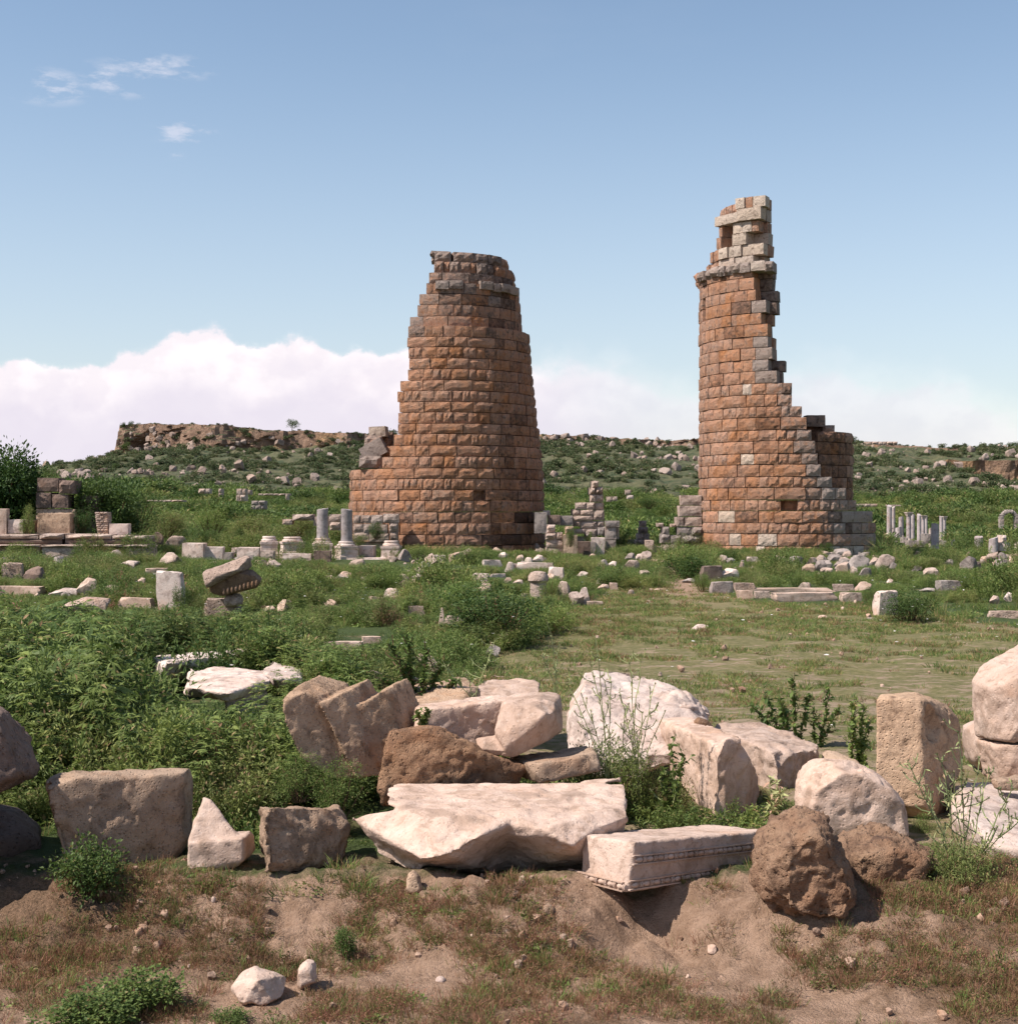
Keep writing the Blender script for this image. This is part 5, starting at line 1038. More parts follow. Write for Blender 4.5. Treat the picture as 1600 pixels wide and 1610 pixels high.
for k in range(9):
    xk = 352 + k * 6.4; yk = 930 - k * 1.6
    p0 = W(xk, yk, 22.99); o = link('rib', ribm, cap); o.location = p0 - cap.location; o.scale = (.022, .022, .055)
stone('support_stone', 'reddish lump propping the tilted capital', 'stone', [rnd([(352, 936), (375, 930), (385, 945), (378, 956), (350, 955)], 23.2, .4)], 'ruin', vox=.035, rough=.02, seed=72)
for a, b, c, d_ in ((317, 412, 872, 975),): FRONT.append((a, b, c, d_, 22.9))

# ---------------------------------------------------------------- plants
def leaves(P, D, Lg, Wd, rg, droop=.15, mid=.45):
    n = len(P); D = D / (np.linalg.norm(D, axis=1)[:, None] + 1e-9)
    r = rg.normal(size=(n, 3)) * .35 + np.array([0, 0, 1.]); s = np.cross(D, r); s /= np.linalg.norm(s, axis=1)[:, None] + 1e-9
    Lg = np.broadcast_to(Lg, n)[:, None]; Wd = np.broadcast_to(Wd, n)[:, None]
    up = np.cross(s, D)
    a = P; b = P + D * Lg * mid + s * Wd * .5 + up * Wd * .12; c = P + D * Lg + np.array([0, 0, -1.]) * Lg * droop; d_ = P + D * Lg * mid - s * Wd * .5 + up * Wd * .12
    V = np.stack([a, b, c, d_], 1).reshape(-1, 3); Fc = np.arange(4 * n).reshape(-1, 4)
    return V, Fc, np.repeat(rg.random(n), 4)
def tubes(P0, P1, r):
    """thin three-sided stems"""
    n = len(P0); D = P1 - P0; D = D / (np.linalg.norm(D, axis=1)[:, None] + 1e-9); s = np.cross(D, [.3, .2, 1.]); s /= np.linalg.norm(s, axis=1)[:, None] + 1e-9; t = np.cross(D, s)
    r = np.broadcast_to(r, n)[:, None]; V = []
    for P, k in ((P0, 1.), (P1, .7)):
        for a in (0, 2.09, 4.19): V.append(P + (s * math.cos(a) + t * math.sin(a)) * r * k)
    V = np.stack(V, 1).reshape(-1, 3); b = np.arange(n)[:, None] * 6
    Fc = np.concatenate([b + np.array([[0, 1, 4, 3]]), b + np.array([[1, 2, 5, 4]]), b + np.array([[2, 0, 3, 5]])])
    return V, Fc, np.full(len(V), .35)
def cat_mesh(name, parts, mat, smooth=False):
    V = []; Fc = []; A = []; o = 0
    for v, f, a in parts: V.append(v); Fc.append(f + o); A.append(a); o += len(v)
    me = mesh_np(name, np.vstack(V), np.vstack(Fc), smooth)
    at = me.attributes.new('rnd', 'FLOAT', 'POINT'); at.data.foreach_set('value', np.concatenate(A).astype(np.float32))
    me.materials.append(M[mat]); return me
def unit(v): return v / (np.linalg.norm(v, axis=-1, keepdims=True) + 1e-9)
def hemp(seed, h=.62, mat='leaf'):
    rg = np.random.default_rng(seed); P = []; D = []; Lg = []; S0 = []; S1 = []
    for s in range(7):
        az_ = rg.uniform(0, 6.28); ln = rg.uniform(.08, .42); H = h * rg.uniform(.6, 1.05); base = np.array([math.cos(az_), math.sin(az_), 0]) * rg.uniform(0, .09)
        n = int(H / .042); prev = base
        for k in range(n):
            t = (k + 1) / n; p = base + np.array([math.cos(az_) * ln * t ** 1.4, math.sin(az_) * ln * t ** 1.4, H * t]) * np.array([H, H, 1]); p[:2] = base[:2] + np.array([math.cos(az_), math.sin(az_)]) * ln * H * t ** 1.4
            S0.append(prev); S1.append(p); prev = p
            for q in range(2 if t < .85 else 3):
                a = rg.uniform(0, 6.28); out = np.array([math.cos(a), math.sin(a), rg.uniform(.0, .7)]); pe = .02 + .045 * (1 - t) + rg.uniform(0, .02); st = p + unit(out) * pe; S0.append(p); S1.append(st)
                m = rg.integers(4, 7); L0 = rg.uniform(.07, .12) * (1.15 - .4 * t)
                sd_ = unit(np.cross(out, [0, 0, 1.]))
                for j in range(m):
                    u = (j - (m - 1) / 2) / (m / 2) * 1.15; P.append(st); D.append(unit(out) * math.cos(u) + sd_ * math.sin(u) + np.array([0, 0, -.25])); Lg.append(L0 * (1 - .35 * abs(u)))
    P, D, Lg = map(np.array, (P, D, Lg))
    return cat_mesh('leafy_weed', [leaves(P, D, Lg, Lg * .20, rg, .22), tubes(np.array(S0), np.array(S1), .0022)], mat)
def feather(seed, h=.42, rad=.3, n=1500, ls=.030, mat='leaf', nst=16, flat=1.):
    rg = np.random.default_rng(seed); P = []; D = []; S0 = []; S1 = []
    for s in range(nst):
        a = rg.uniform(0, 6.28); r = rad * math.sqrt(rg.random()); H = h * rg.uniform(.55, 1.05) * (1 - .4 * (r / rad) ** 2); b = np.array([math.cos(a) * r * .35, math.sin(a) * r * .35, 0]); e = np.array([math.cos(a) * r * 1.1, math.sin(a) * r * 1.1, H])
        S0.append(b); S1.append(e); m = n // nst; t = rg.uniform(.15, 1, m) ** .8; q = b + (e - b) * t[:, None]
        side = unit(rg.normal(size=(m, 3)) + np.array([0, 0, .35])); off = rg.uniform(0, 1, m)[:, None] * (.10 * h / .42) * (1.1 - .7 * t[:, None])
        P.append(q + side * off); D.append(side + (e - b) * .6)
    P = np.vstack(P); D = np.vstack(D); L0 = ls * rg.uniform(.6, 1.3, len(P))
    return cat_mesh('bushy_weed', [leaves(P, D, L0, L0 * .38, rg, .1), tubes(np.array(S0), np.array(S1), .003 * h / .42)], mat)
def lobes(seed, n, ls, nl=16, mat='leafd', w=1., h=1., ratio=.5, base=.12, name='shrub', inner=.35, stems=True):
    """shrub in a unit-ish volume: several overlapping leaf clumps with gaps"""
    rg = np.random.default_rng(seed); P = []; D = []; S0 = []; S1 = []
    for k in range(nl):
        a = rg.uniform(0, 6.28); r = math.sqrt(rg.random()) * .40 * w; zz = rg.uniform(.18, .78) * h * (1 - .35 * (r / (.4 * w)) ** 2); c = np.array([math.cos(a) * r, math.sin(a) * r, zz]); R_ = rg.uniform(.13, .25)
        m = n // nl; u = unit(rg.normal(size=(m, 3))); rr = R_ * (1 - inner * rg.random(m) ** 1.5); rr *= 1 + .35 * vn3(u * 2.2 + k * 9, seed)
        p = c + u * rr[:, None] * np.array([w, w, h * 1.0]) * np.array([1, 1, .85]); P.append(p); D.append(u + rg.normal(size=(m, 3)) * .7 + np.array([0, 0, .15])); S0.append(np.array([c[0] * .2, c[1] * .2, 0])); S1.append(c)
        m2 = m // 7; u = unit(rg.normal(size=(m2, 3))); P.append(c + u * (R_ * rg.uniform(1, 1.45, m2))[:, None] * np.array([w, w, h])); D.append(u + np.array([0, 0, .5]))
    P = np.vstack(P); D = np.vstack(D); k = P[:, 2] > .0; P = P[k]; D = D[k]; L0 = ls * rg.uniform(.6, 1.35, len(P))
    pr = [leaves(P, D, L0, L0 * ratio, rg, .1)]
    return cat_mesh(name, pr, mat), cat_mesh('stems', [tubes(np.array(S0), np.array(S1), .012)], 'twig')
def tuft(seed, n=42, h=.09, r=.05, w=.0035, mat='grass', lean=.6):
    rg = np.random.default_rng(seed); a = rg.uniform(0, 6.28, n); rr = r * np.sqrt(rg.random(n)); P = np.stack([np.cos(a) * rr, np.sin(a) * rr, np.zeros(n)], 1)
    D = np.stack([np.cos(a) * lean * rg.random(n), np.sin(a) * lean * rg.random(n), np.ones(n)], 1) + rg.normal(size=(n, 3)) * .18; Lg = h * rg.uniform(.45, 1.2, n)
    D = unit(D); s = unit(np.cross(D, rg.normal(size=(n, 3)))); Wd = (w * rg.uniform(.7, 1.3, n))[:, None]; L1 = Lg[:, None]
    mid = P + D * L1 * .55; tip = P + D * L1 * .9 + np.stack([np.cos(a), np.sin(a), -.3 * np.ones(n)], 1) * L1 * .28 * rg.random(n)[:, None]
    V = np.stack([P - s * Wd * .5, P + s * Wd * .5, mid + s * Wd * .4, mid - s * Wd * .4, tip, tip + s * Wd * .05], 1).reshape(-1, 3); b = np.arange(n)[:, None] * 6
    Fc = np.concatenate([b + np.array([[0, 1, 2, 3]]), b + np.array([[3, 2, 5, 4]])])
    return cat_mesh('grass_tuft', [(V, Fc, np.repeat(rg.random(n), 6))], mat)
def rosette(seed, n=160, r=.16, h=.05, ls=.028, mat='leaf', ratio=.6):
    rg = np.random.default_rng(seed); a = rg.uniform(0, 6.28, n); rr = r * np.sqrt(rg.random(n)); P = np.stack([np.cos(a) * rr, np.sin(a) * rr, h * rg.random(n) * (1 - .6 * rr / r)], 1); D = np.stack([np.cos(a), np.sin(a), rg.uniform(-.1, .9, n)], 1) + rg.normal(size=(n, 3)) * .5
    return cat_mesh('ground_cover', [leaves(P, D, ls * rg.uniform(.6, 1.3, n), ls * ratio, rg, .1)], mat)
def kinds(name, meshes):
    c = bpy.data.collections.new(name)
    for i, m in enumerate(meshes):
        o = bpy.data.objects.new('%s_%02d' % (name, i), m); c.objects.link(o)
    return c
def scatter(name, label, P, scl, idx, coll, kind='stuff', cat='weeds', tilt=.12, zs=None):
    P = np.asarray(P, float); n = len(P)
    if n == 0: return
    me = bpy.data.meshes.new(name); me.vertices.add(n); me.vertices.foreach_set('co', P.astype(np.float32).ravel())
    rot = np.stack([rng.normal(0, tilt, n), rng.normal(0, tilt, n), rng.uniform(0, 6.28, n)], 1)
    S3 = np.stack([scl, scl, scl * (zs if zs is not None else rng.uniform(.85, 1.15, n))], 1)
    for nm, ty, v in (('rot', 'FLOAT_VECTOR', rot), ('siz', 'FLOAT_VECTOR', S3)):
        a = me.attributes.new(nm, ty, 'POINT'); a.data.foreach_set('vector', v.astype(np.float32).ravel())
    a = me.attributes.new('pick', 'INT', 'POINT'); a.data.foreach_set('value', np.asarray(idx, np.int32))
    o = link(name, me); tag(o, label, cat, kind=kind)
    ng = bpy.data.node_groups.new(name + '_nodes', 'GeometryNodeTree')
    ng.interface.new_socket('Geometry', in_out='INPUT', socket_type='NodeSocketGeometry'); ng.interface.new_socket('Geometry', in_out='OUTPUT', socket_type='NodeSocketGeometry')
    gi = ng.nodes.new('NodeGroupInput'); go = ng.nodes.new('NodeGroupOutput'); ci = ng.nodes.new('GeometryNodeCollectionInfo'); ip = ng.nodes.new('GeometryNodeInstanceOnPoints')
    ci.inputs['Collection'].default_value = coll; ci.inputs['Separate Children'].default_value = True; ci.inputs['Reset Children'].default_value = True
    ip.inputs['Pick Instance'].default_value = True
    l = ng.links
    def na(nm, ty):
        q = ng.nodes.new('GeometryNodeInputNamedAttribute'); q.data_type = ty; q.inputs['Name'].default_value = nm; return q.outputs['Attribute']
    l.new(gi.outputs[0], ip.inputs['Points']); l.new(ci.outputs[0], ip.inputs['Instance']); l.new(na('pick', 'INT'), ip.inputs['Instance Index'])
    l.new(na('rot', 'FLOAT_VECTOR'), ip.inputs['Rotation']); l.new(na('siz', 'FLOAT_VECTOR'), ip.inputs['Scale']); l.new(ip.outputs[0], go.inputs[0])
    md = o.modifiers.new('scatter', 'NODES'); md.node_group = ng
    return o
DA = np.array(DISC); DA = np.vstack([DA, [[(702 - 800) / F * 62, 62, 4.2], [(1236 - 800) / F * 60, 60, 3.8]]])
FRONT += [(553, 853, 835, 868, 58.), (1100, 1372, 840, 874, 57.)]
def free(x, y, pad=0.):
    ok = np.ones(len(x), bool)
    for i in range(0, len(x), 4000):
        dx = x[i:i + 4000, None] - DA[None, :, 0]; dy = y[i:i + 4000, None] - DA[None, :, 1]; ok[i:i + 4000] = ((dx * dx + dy * dy) > (DA[None, :, 2] + pad) ** 2).all(1)
    return ok
def limit(x, y, z, h, wid=.2, keep=.45):
    """largest height a plant may have without hiding more than part of a stone behind it"""
    px = 800 + F * x / y; hm = h.copy(); ex = wid * F / y
    for (a, b, c, d_, Yr) in FRONT:
        m = (y < Yr - .0) & (px > a - ex) & (px < b + ex) & (y > Yr * .55)
        pyl = c + (d_ - c) * (1 - keep); hz_ = CH - (pyl - HZ) / F * y - z
        hm = np.where(m, np.minimum(hm, hz_), hm)
    return hm
def area(n, Y0, Y1, p0, p1, power=1.):
    u = rng.random(n); e = power + 1; Y = (Y0 ** e + u * (Y1 ** e - Y0 ** e)) ** (1 / e); px = rng.uniform(p0, p1, n); return (px - 800) / F * Y, Y, px

HE = [hemp(i, .62) for i in range(4)]; FE = [feather(10 + i) for i in range(3)] + [feather(20 + i, mat='leaf2', ls=.026) for i in range(3)]
LOW = [rosette(30 + i) for i in range(2)] + [feather(40 + i, h=.16, rad=.16, n=360, ls=.022, nst=9) for i in range(2)]
GRN = [tuft(50 + i, 60, .26, .09, .0055, 'grass') for i in range(3)]
CLP = [lobes(60 + i, 2600, .05, 16, 'leaf', 1.1, .8, ratio=.32, inner=.6)[0] for i in range(3)] + [lobes(65 + i, 2400, .05, 14, 'leaf2', 1.1, .7, ratio=.28, inner=.6)[0] for i in range(2)] + [feather(70, h=.5, rad=.25, n=700, ls=.03, nst=16, mat='dry')]
kw = kinds('weed', HE + FE + LOW + GRN + CLP)     # 0-3 leafy, 4-9 bushy, 10-13 low, 14-16 tall grass
HT = np.array([.62] * 4 + [.44] * 6 + [.14, .14, .17, .17] + [.24] * 3 + [.75] * 5 + [.5])
def weeds(name, label, n, Y0, Y1, p0, p1, choose, hgt, mask, power=1., keep=.45, pad=0., minh=.07, cat='weeds'):
    x, y, px = area(n, Y0, Y1, p0, p1, power); k = (rng.random(n) < mask(x, y, px)) & free(x, y, pad); x, y, px = x[k], y[k], px[k]; z = gz(x, y)
    h = hgt(x, y, px) * rng.uniform(.65, 1.25, len(x)) * (.55 + .95 * ss(fb2(x * 1.1, y * 1.1, 301, 3), -.35, .35)); h2 = np.minimum(h, limit(x, y, z, h, wid=.3, keep=keep)); k = (h2 > minh) & (h2 > .35 * h); x, y, z, h, h2 = x[k], y[k], z[k], h[k], h2[k]
    idx = np.array(choose)[rng.integers(0, len(choose), len(x))]
    s = h / HT[idx]; zf = np.maximum(h2 / h, .3); s = s * np.maximum(zf, .55) ** .7
    scatter(name, label, np.stack([x, y, z - .01], 1), s, idx, kw, zs=zf / np.maximum(zf, .55) ** .7 * rng.uniform(.9, 1.1, len(x)), cat=cat)
nomead = lambda x, y, px: (1 - meadow_mask(x, y)) * (1 - path_mask(x, y))
gap = lambda x, y, s, lo=-.12: ss(fb2(x * .9, y * .9, s, 3), lo, lo + .18)
weeds('leafy_weeds', 'tall dark green weeds with narrow drooping leaves at the left behind the front stones', 900, 7.7, 15.5, -120, 620, [0, 1, 2, 3, 0, 1, 2, 3, 4, 17, 20, 7], lambda x, y, px: .56 - .14 * ss(px, 330, 560) - .25 * (1 - ss(y, 7.5, 8.6)), lambda x, y, px: nomead(x, y, px) * (1 - .6 * ss(px, 480, 620)), keep=.35)
weeds('mid_weeds', 'bushy green weeds filling the left and middle field', 5200, 8.2, 40, -120, 1000, [4, 5, 6, 7, 8, 9, 17, 18, 19, 20, 21, 22, 3], lambda x, y, px: .46 + .12 * fb2(x * .5, y * .5, 71, 2) - .12 * ss(px, 560, 760) * (1 - ss(y, 15, 20)), lambda x, y, px: nomead(x, y, px) * gap(x, y, 72, -.14), power=.6)
weeds('front_weeds', 'low green plants growing between the foreground stones', 700, 6.95, 9.5, -80, 1680, [12, 13, 14, 4, 12, 13, 10], lambda x, y, px: .17 + .1 * ss(y, 7.4, 8.2), lambda x, y, px: (.25 + .75 * (1 - meadow_mask(x, y) * ss(y, 8, 8.6))) * (1 - ss(px, 1300, 1500) * .5) * ss(y, 6.9, 7.15), keep=.25, minh=.04)
weeds('right_weeds', 'green weeds of the right field around the low kerb and below the towers', 4200, 26, 82, 640, 1720, [4, 7, 9, 17, 18, 19, 20, 21, 14], lambda x, y, px: .62 + .15 * fb2(x * .3, y * .3, 75, 2), lambda x, y, px: nomead(x, y, px) * gap(x, y, 76, -.25), power=.6)
weeds('left_far_weeds', 'green weeds below the stepped platform and marble row', 2600, 34, 82, -160, 700, [4, 7, 9, 17, 18, 19, 20, 21, 15], lambda x, y, px: .66 + .15 * fb2(x * .3, y * .3, 77, 2), lambda x, y, px: gap(x, y, 78, -.25), power=.6)
weeds('under_growth', 'low undergrowth of small leaves and grass on the soil of the weedy field', 7500, 7.6, 60, -120, 1680, [10, 11, 12, 13, 14, 15, 16], lambda x, y, px: .11 + .003 * y, lambda x, y, px: nomead(x, y, px), power=.35, minh=.03)
# meadow grass and the dry growth of the bank
MG = [tuft(80 + i, 36, .05, .07, .004, 'grass', 1.0) for i in range(3)] + [rosette(84, 50, .07, .02, .014, 'leaf2')] + [tuft(86, 30, .05, .06, .004, 'dry', .9)]
km = kinds('meadow_tuft', MG)
x, y, px = area(34000, 8.3, 42, 620, 1700, .75); pat = fb2(x * 1.3, y * 1.6, 91, 4)
k = (rng.random(len(x)) < meadow_mask(x, y) * ss(pat + .015 * (y - 16), -.12, .2) * (1 - path_mask(x, y))) & free(x, y); x, y = x[k], y[k]
scatter('meadow_grass', 'short patchy grass of the trodden meadow', np.stack([x, y, gz(x, y)], 1), rng.uniform(.5, 1.2, len(x)) * (1 + .02 * y), rng.integers(0, 5, len(x)) * (rng.random(len(x)) < .8), km, cat='grass')
DG = [tuft(100 + i, 40, .055, .05, .0022, 'dry', .9) for i in range(4)] + [tuft(106 + i, 34, .06, .04, .003, 'grass', .8) for i in range(2)] + [rosette(108, 46, .05, .025, .016, 'leaf'), rosette(109, 40, .045, .02, .018, 'leaf2'), feather(110, h=.07, rad=.07, n=150, ls=.010, nst=8, mat='dry')]
kd = kinds('dry_tuft', DG)
def gzb(x, y): return gz(x, y)
x, y, px = area(15000, 4.7, 7.15, -60, 1660, .6); pat = fb2(x * 2.1, y * 2.6, 95, 4) + .10 * np.exp(-((y - 6.6) / .5) ** 2)
k = (rng.random(len(x)) < ss(pat, -.14, .20) * (.4 + .6 * ss(y, 5.1, 6.0)) * (1 - .8 * np.exp(-(((x - .6) / .2) ** 2 + ((y - 6.6) / .2) ** 2)))) & free(x, y, -.03); x, y = x[k], y[k]
idx = rng.choice(9, len(x), p=[.19, .18, .17, .16, .05, .04, .04, .04, .13])
scatter('dry_grass', 'dry reddish grass and small herbs on the bare foreground bank', np.stack([x, y, gz(x, y) - .004], 1), rng.uniform(.45, 1.15, len(x)), idx, kd, cat='grass', tilt=.25)
x, y, px = area(900, 6.75, 7.3, -60, 1660, 1); k = free(x, y, -.02) & (rng.random(len(x)) < .75); x, y = x[k], y[k]
scatter('edge_grass', 'green grass fringe along the feet of the front stones', np.stack([x, y, gz(x, y) - .004], 1), rng.uniform(.6, 1.5, len(x)), rng.choice([4, 5, 6, 7, 4, 5, 0], len(x)), kd, cat='grass', tilt=.2)
# pebbles
PB = [proto_rock(900 + i, 'boulder', 'clod') for i in range(3)] + [proto_rock(910, 'boulder', 'marble')]
kp = kinds('pebble', PB)
x, y, px = area(4500, 4.7, 7.15, -60, 1660, .8); kk_ = rng.random(len(x)) < .05 + .95 * ss(fb2(x * 2.3, y * 2.3, 401, 4), .0, .25) * np.exp(-((y - 6.6) / .45) ** 2); x, y = x[kk_], y[kk_]; s = .006 + .040 * rng.random(len(x)) ** 5
x2, y2, px2 = area(500, 9, 40, 700, 1650, .8); k = meadow_mask(x2, y2) > .5; x2, y2 = x2[k], y2[k]; s2 = .02 + .06 * rng.random(len(x2)) ** 3
scatter('pebbles', 'small pebbles and earth clods strewn over the ground', np.stack([np.r_[x, x2], np.r_[y, y2], gz(np.r_[x, x2], np.r_[y, y2])], 1), np.r_[s, s2], rng.choice([0, 1, 2, 0, 1, 2, 3], len(x) + len(x2)), kp, cat='pebbles')
# white flowers
FL = [cat_mesh('flower', [leaves(np.zeros((7, 3)), np.array([[math.cos(a), math.sin(a), .15] for a in np.arange(7) * .9]), .016, .010, rng, 0)], 'petal')]
kf = kinds('flower', FL)
x, y, px = area(1400, 11.5, 15, -80, 170, 1); x2, y2, _ = area(160, 7, 30, -50, 1600, .5); x = np.r_[x, x2]; y = np.r_[y, y2]; k = rng.random(len(x)) < np.r_[ss(fb2(x[:1400] * 1.2, y[:1400] * 1.2, 97, 2), -.1, .2), np.ones(160)]
x, y = x[k], y[k]
scatter('white_flowers', 'tiny white flowers among the left weeds', np.stack([x, y, gz(x, y) + rng.uniform(.34, .52, len(x)) * np.where(y < 11.4, .25, 1)], 1), rng.uniform(.7, 1.5, len(x)), np.zeros(len(x)), kf, cat='flowers')
# far scrub on the plain and the hill
SH = [lobes(120 + i, 800, .09, 9, 'leaf', 1.1, .7, ratio=.3)[0] for i in range(2)] + [lobes(125 + i, 800, .10, 9, 'leaf2', 1.1, .55, ratio=.25)[0] for i in range(2)] + [lobes(128, 800, .09, 8, 'leafd', 1.1, .7, ratio=.4)[0]]
ks = kinds('scrub', SH)
x, y, px = area(9000, 66, 262, -200, 1800, .5); k = free(x, y, .3) & (rng.random(len(x)) < gap(x * .2, y * .2, 98, -.35)); x, y = x[k], y[k]; z = gz(x, y); s = rng.uniform(.5, 1.5, len(x)) * (.6 + 1.1 * ss(fb2(x * .15, y * .1, 501, 3), -.1, .35)) * (1 + (y - 66) * .006) * (1 + .5 * ss(-px[k], -520, -200))
h = s * .75; h2 = np.minimum(h, limit(x, y, z, h, .5)); k = h2 > .15; 
scatter('far_scrub', 'green scrub covering the plain behind the ruins', np.stack([x, y, z - .05], 1)[k], s[k], rng.integers(0, 5, k.sum()), ks, zs=(h2 / h)[k], cat='scrub')
HS = [lobes(130 + i, 420, .13, 8, 'hill_leaf', 1.1, .6)[0] for i in range(4)]; kh = kinds('hill_scrub', HS)
Hq = HILL[:, 3:110]; nx_, nt_ = Hq.shape[:2]; n = 24000
u = rng.random(n) * (nx_ - 1); v = rng.random(n) * (nt_ - 1); iu = u.astype(int); iv = v.astype(int)
Pq = Hq[iu, iv] + (Hq[np.minimum(iu + 1, nx_ - 1), iv] - Hq[iu, iv]) * (u - iu)[:, None] + (Hq[iu, np.minimum(iv + 1, nt_ - 1)] - Hq[iu, iv]) * (v - iv)[:, None]
onc = (iv > 64) & (iv < 86); onc = onc | ((iv > 40) & (iv < 56) & (Pq[:, 0] > 88)); den = ss(fb2(Pq[:, 0] * .06, Pq[:, 1] * .06, 99, 4), -.34, .05); k = (rng.random(n) < den * np.where(onc, .12, 1.)); Pk = Pq[k]
scatter('hillside_scrub', 'dark green scrub scattered over the flat-topped hill', Pk - [0, 0, .15], (1 - .6 * (iv[k] > 84)) * rng.uniform(.9, 3.0, len(Pk)) ** 1.0 * rng.uniform(.6, 1.1, len(Pk)), rng.integers(0, 4, len(Pk)), kh, cat='scrub')
RB = [proto_rock(140 + i, 'boulder', 'hillrock') for i in range(4)] + [proto_rock(150 + i, 'block', 'hillrock') for i in range(2)]; kr = kinds('hill_rock', RB)
cl = ss(fb2(Pq[:, 0] * .05 + 40, Pq[:, 1] * .07, 103, 4), .06, .3) + .5 * (iv > 56) * (iv < 69); k = (rng.random(n) < .65 * cl) & (iv < 82) & ((iv < 66) | (Pq[:, 0] < 60)); Pk = Pq[k]
scatter('hillside_stones', 'loose grey stones strewn over the slope of the hill', Pk - [0, 0, .1], .3 + 1.7 * rng.random(len(Pk)) ** 5, rng.integers(0, 6, len(Pk)), kr, cat='stones', tilt=.4)
# rubble of the ruins, too small to pick apart
RU = [proto_rock(930 + i, 'boulder', 'ruin') for i in range(2)] + [proto_rock(935 + i, 'block', 'marble') for i in range(2)] + [proto_rock(940 + i, 'boulder', 'grey') for i in range(2)]
ku = kinds('rubble_piece', RU)
x, y, px = area(900, 40, 64, -60, 1700, .5); x2, y2, p2_ = area(900, 11, 40, -60, 1000, 1.); k1 = ss(fb2(x * .5, y * .3, 171, 3), -.12, .1) * (1 - .8 * path_mask(x, y)); k2 = (1 - meadow_mask(x2, y2)) * ss(fb2(x2 * .8, y2 * .8, 172, 3), .0, .12)
x = np.r_[x, x2]; y = np.r_[y, y2]; k = rng.random(len(x)) < np.r_[k1, k2]; x, y = x[k], y[k]
scatter('rubble', 'small broken pale stones strewn through the weeds round the ruins', np.stack([x, y, gz(x, y) - .03], 1), (.08 + .36 * rng.random(len(x)) ** 4) * np.where(y < 40, .8, 1.1), rng.integers(0, 6, len(x)), ku, cat='rubble', tilt=.35)
bl = [(330, 686, 14, 'large boulders under the pale cliff of the hill'), (300, 700, 16, 0), (232, 722, 13, 0), (245, 732, 12, 0), (212, 737, 11, 0), (352, 742, 9, 0), (368, 741, 8, 0), (286, 745, 9, 0), (408, 741, 10, 0), (395, 751, 9, 0), (428, 690, 10, 0), (436, 698, 12, 0), (520, 728, 9, 0), (500, 770, 12, 0), (870, 690, 14, 1), (890, 688, 13, 1), (915, 690, 15, 1), (940, 692, 12, 1), (965, 694, 12, 1), (858, 697, 10, 1), (1050, 722, 14, 1), (1046, 745, 18, 1), (1062, 741, 12, 1), (1080, 770, 12, 1), (975, 737, 10, 1), (1090, 735, 10, 1), (1005, 722, 9, 1),
      (1530, 797, 10, 2), (1540, 803, 12, 2), (1500, 773, 8, 2), (1466, 757, 9, 2), (1440, 742, 10, 2), (1455, 736, 11, 2), (1385, 716, 16, 2), (1360, 718, 14, 2), (1395, 757, 8, 2), (1425, 762, 8, 2), (1480, 768, 8, 2), (1512, 779, 9, 2), (1370, 770, 8, 2), (1350, 750, 9, 2)]
gl = ['one of the large boulders fallen below the left cliff of the hill', 'one of the rocks on the hill slope and crest seen between the two towers', 'one of the boulders on the hill slope right of the broken tower']
gl2 = ['boulders below the left cliff', 'rocks on the hill between the towers', 'boulders on the right hill slope']
for q, (a, b, w_, gi_) in enumerate(bl):
    gi_ = gi_ if isinstance(gi_, int) else 0; p = hill_point(a, b); o = link('hill_boulder', RB[q % 6]); sz = w_ / F * p.y
    o.location = p - Vector((0, 0, sz * .2)); o.scale = (sz, sz, sz * .75); o.rotation_euler = (random.uniform(-.3, .3), random.uniform(-.3, .3), random.uniform(0, 6)); tag(o, gl[gi_], 'boulder', gl2[gi_])

# ---------------------------------------------------------------- single bushes and trees
BP = {'dense': [lobes(200 + i, 5200, .036, 22, 'leafd', 1, 1) for i in range(3)], 'mid': [lobes(210 + i, 5200, .034, 20, 'leaf', 1, 1, ratio=.4) for i in range(3)], 'soft': [lobes(220 + i, 5600, .045, 22, 'leaf2', 1, .95, ratio=.3, inner=.5) for i in range(2)],
      'big': [lobes(230 + i, 16000, .042, 34, 'leafd', 1, 1, ratio=.5) for i in range(2)], 'small': [lobes(240 + i, 1500, .07, 14, 'leafd', 1, 1) for i in range(2)], 'patch': [lobes(250 + i, 2600, .065, 34, 'leaf', 1.15, 1, ratio=.6, inner=.8) for i in range(2)]}
def bush(label, x0, x1, y0, y1, kind='dense', Y=None, name='bush', cat='bush', dep=1., trunk=None, group=None, z=None):
    cx = (x0 + x1) / 2
    if Y is None: Y = ground_Y(cx, y1)
    r = empty(name, (*W(cx, y1, Y)[:],), random.uniform(0, 6)); tag(r, label, cat, group); f, s = random.choice(BP[kind])
    w_ = (x1 - x0) / F * Y; h_ = (y1 - y0) / F * Y; lift = trunk[0] / F * Y if trunk else 0
    a = link('crown' if trunk else 'foliage', f, r); a.scale = (w_ * .88, w_ * .88 * dep, (h_ - lift) * 1.0); a.location.z = lift
    b = link('trunk' if trunk else 'stems', s if not trunk else cat_mesh('trunk', [tubes(np.array([[0, 0, -.3], [0, 0, .3 * h_]]), np.array([[.03 * h_, 0, h_ * .35], [.1 * h_, 0, h_ * .7]]), h_ * .045)], 'twig'), r)
    if not trunk: b.scale = a.scale
    return r
bush('tall dark shrub rising at the left edge behind the platform', -90, 84, 680, 845, 'big', 54.5, 'shrub')
bush('green shrub top spilling over the block wall at the left', 40, 100, 722, 770, 'mid', 58)
bush('large dark shrub right of the block wall and brick pier', 98, 244, 735, 850, 'big', 55, 'shrub', dep=.8)
bush('light green shrub mass on the right flank of the large dark shrub', 170, 260, 752, 845, 'mid', 62)
bush('small dark bush between rough base and brick pier', 108, 150, 790, 842, 'dense', 52)
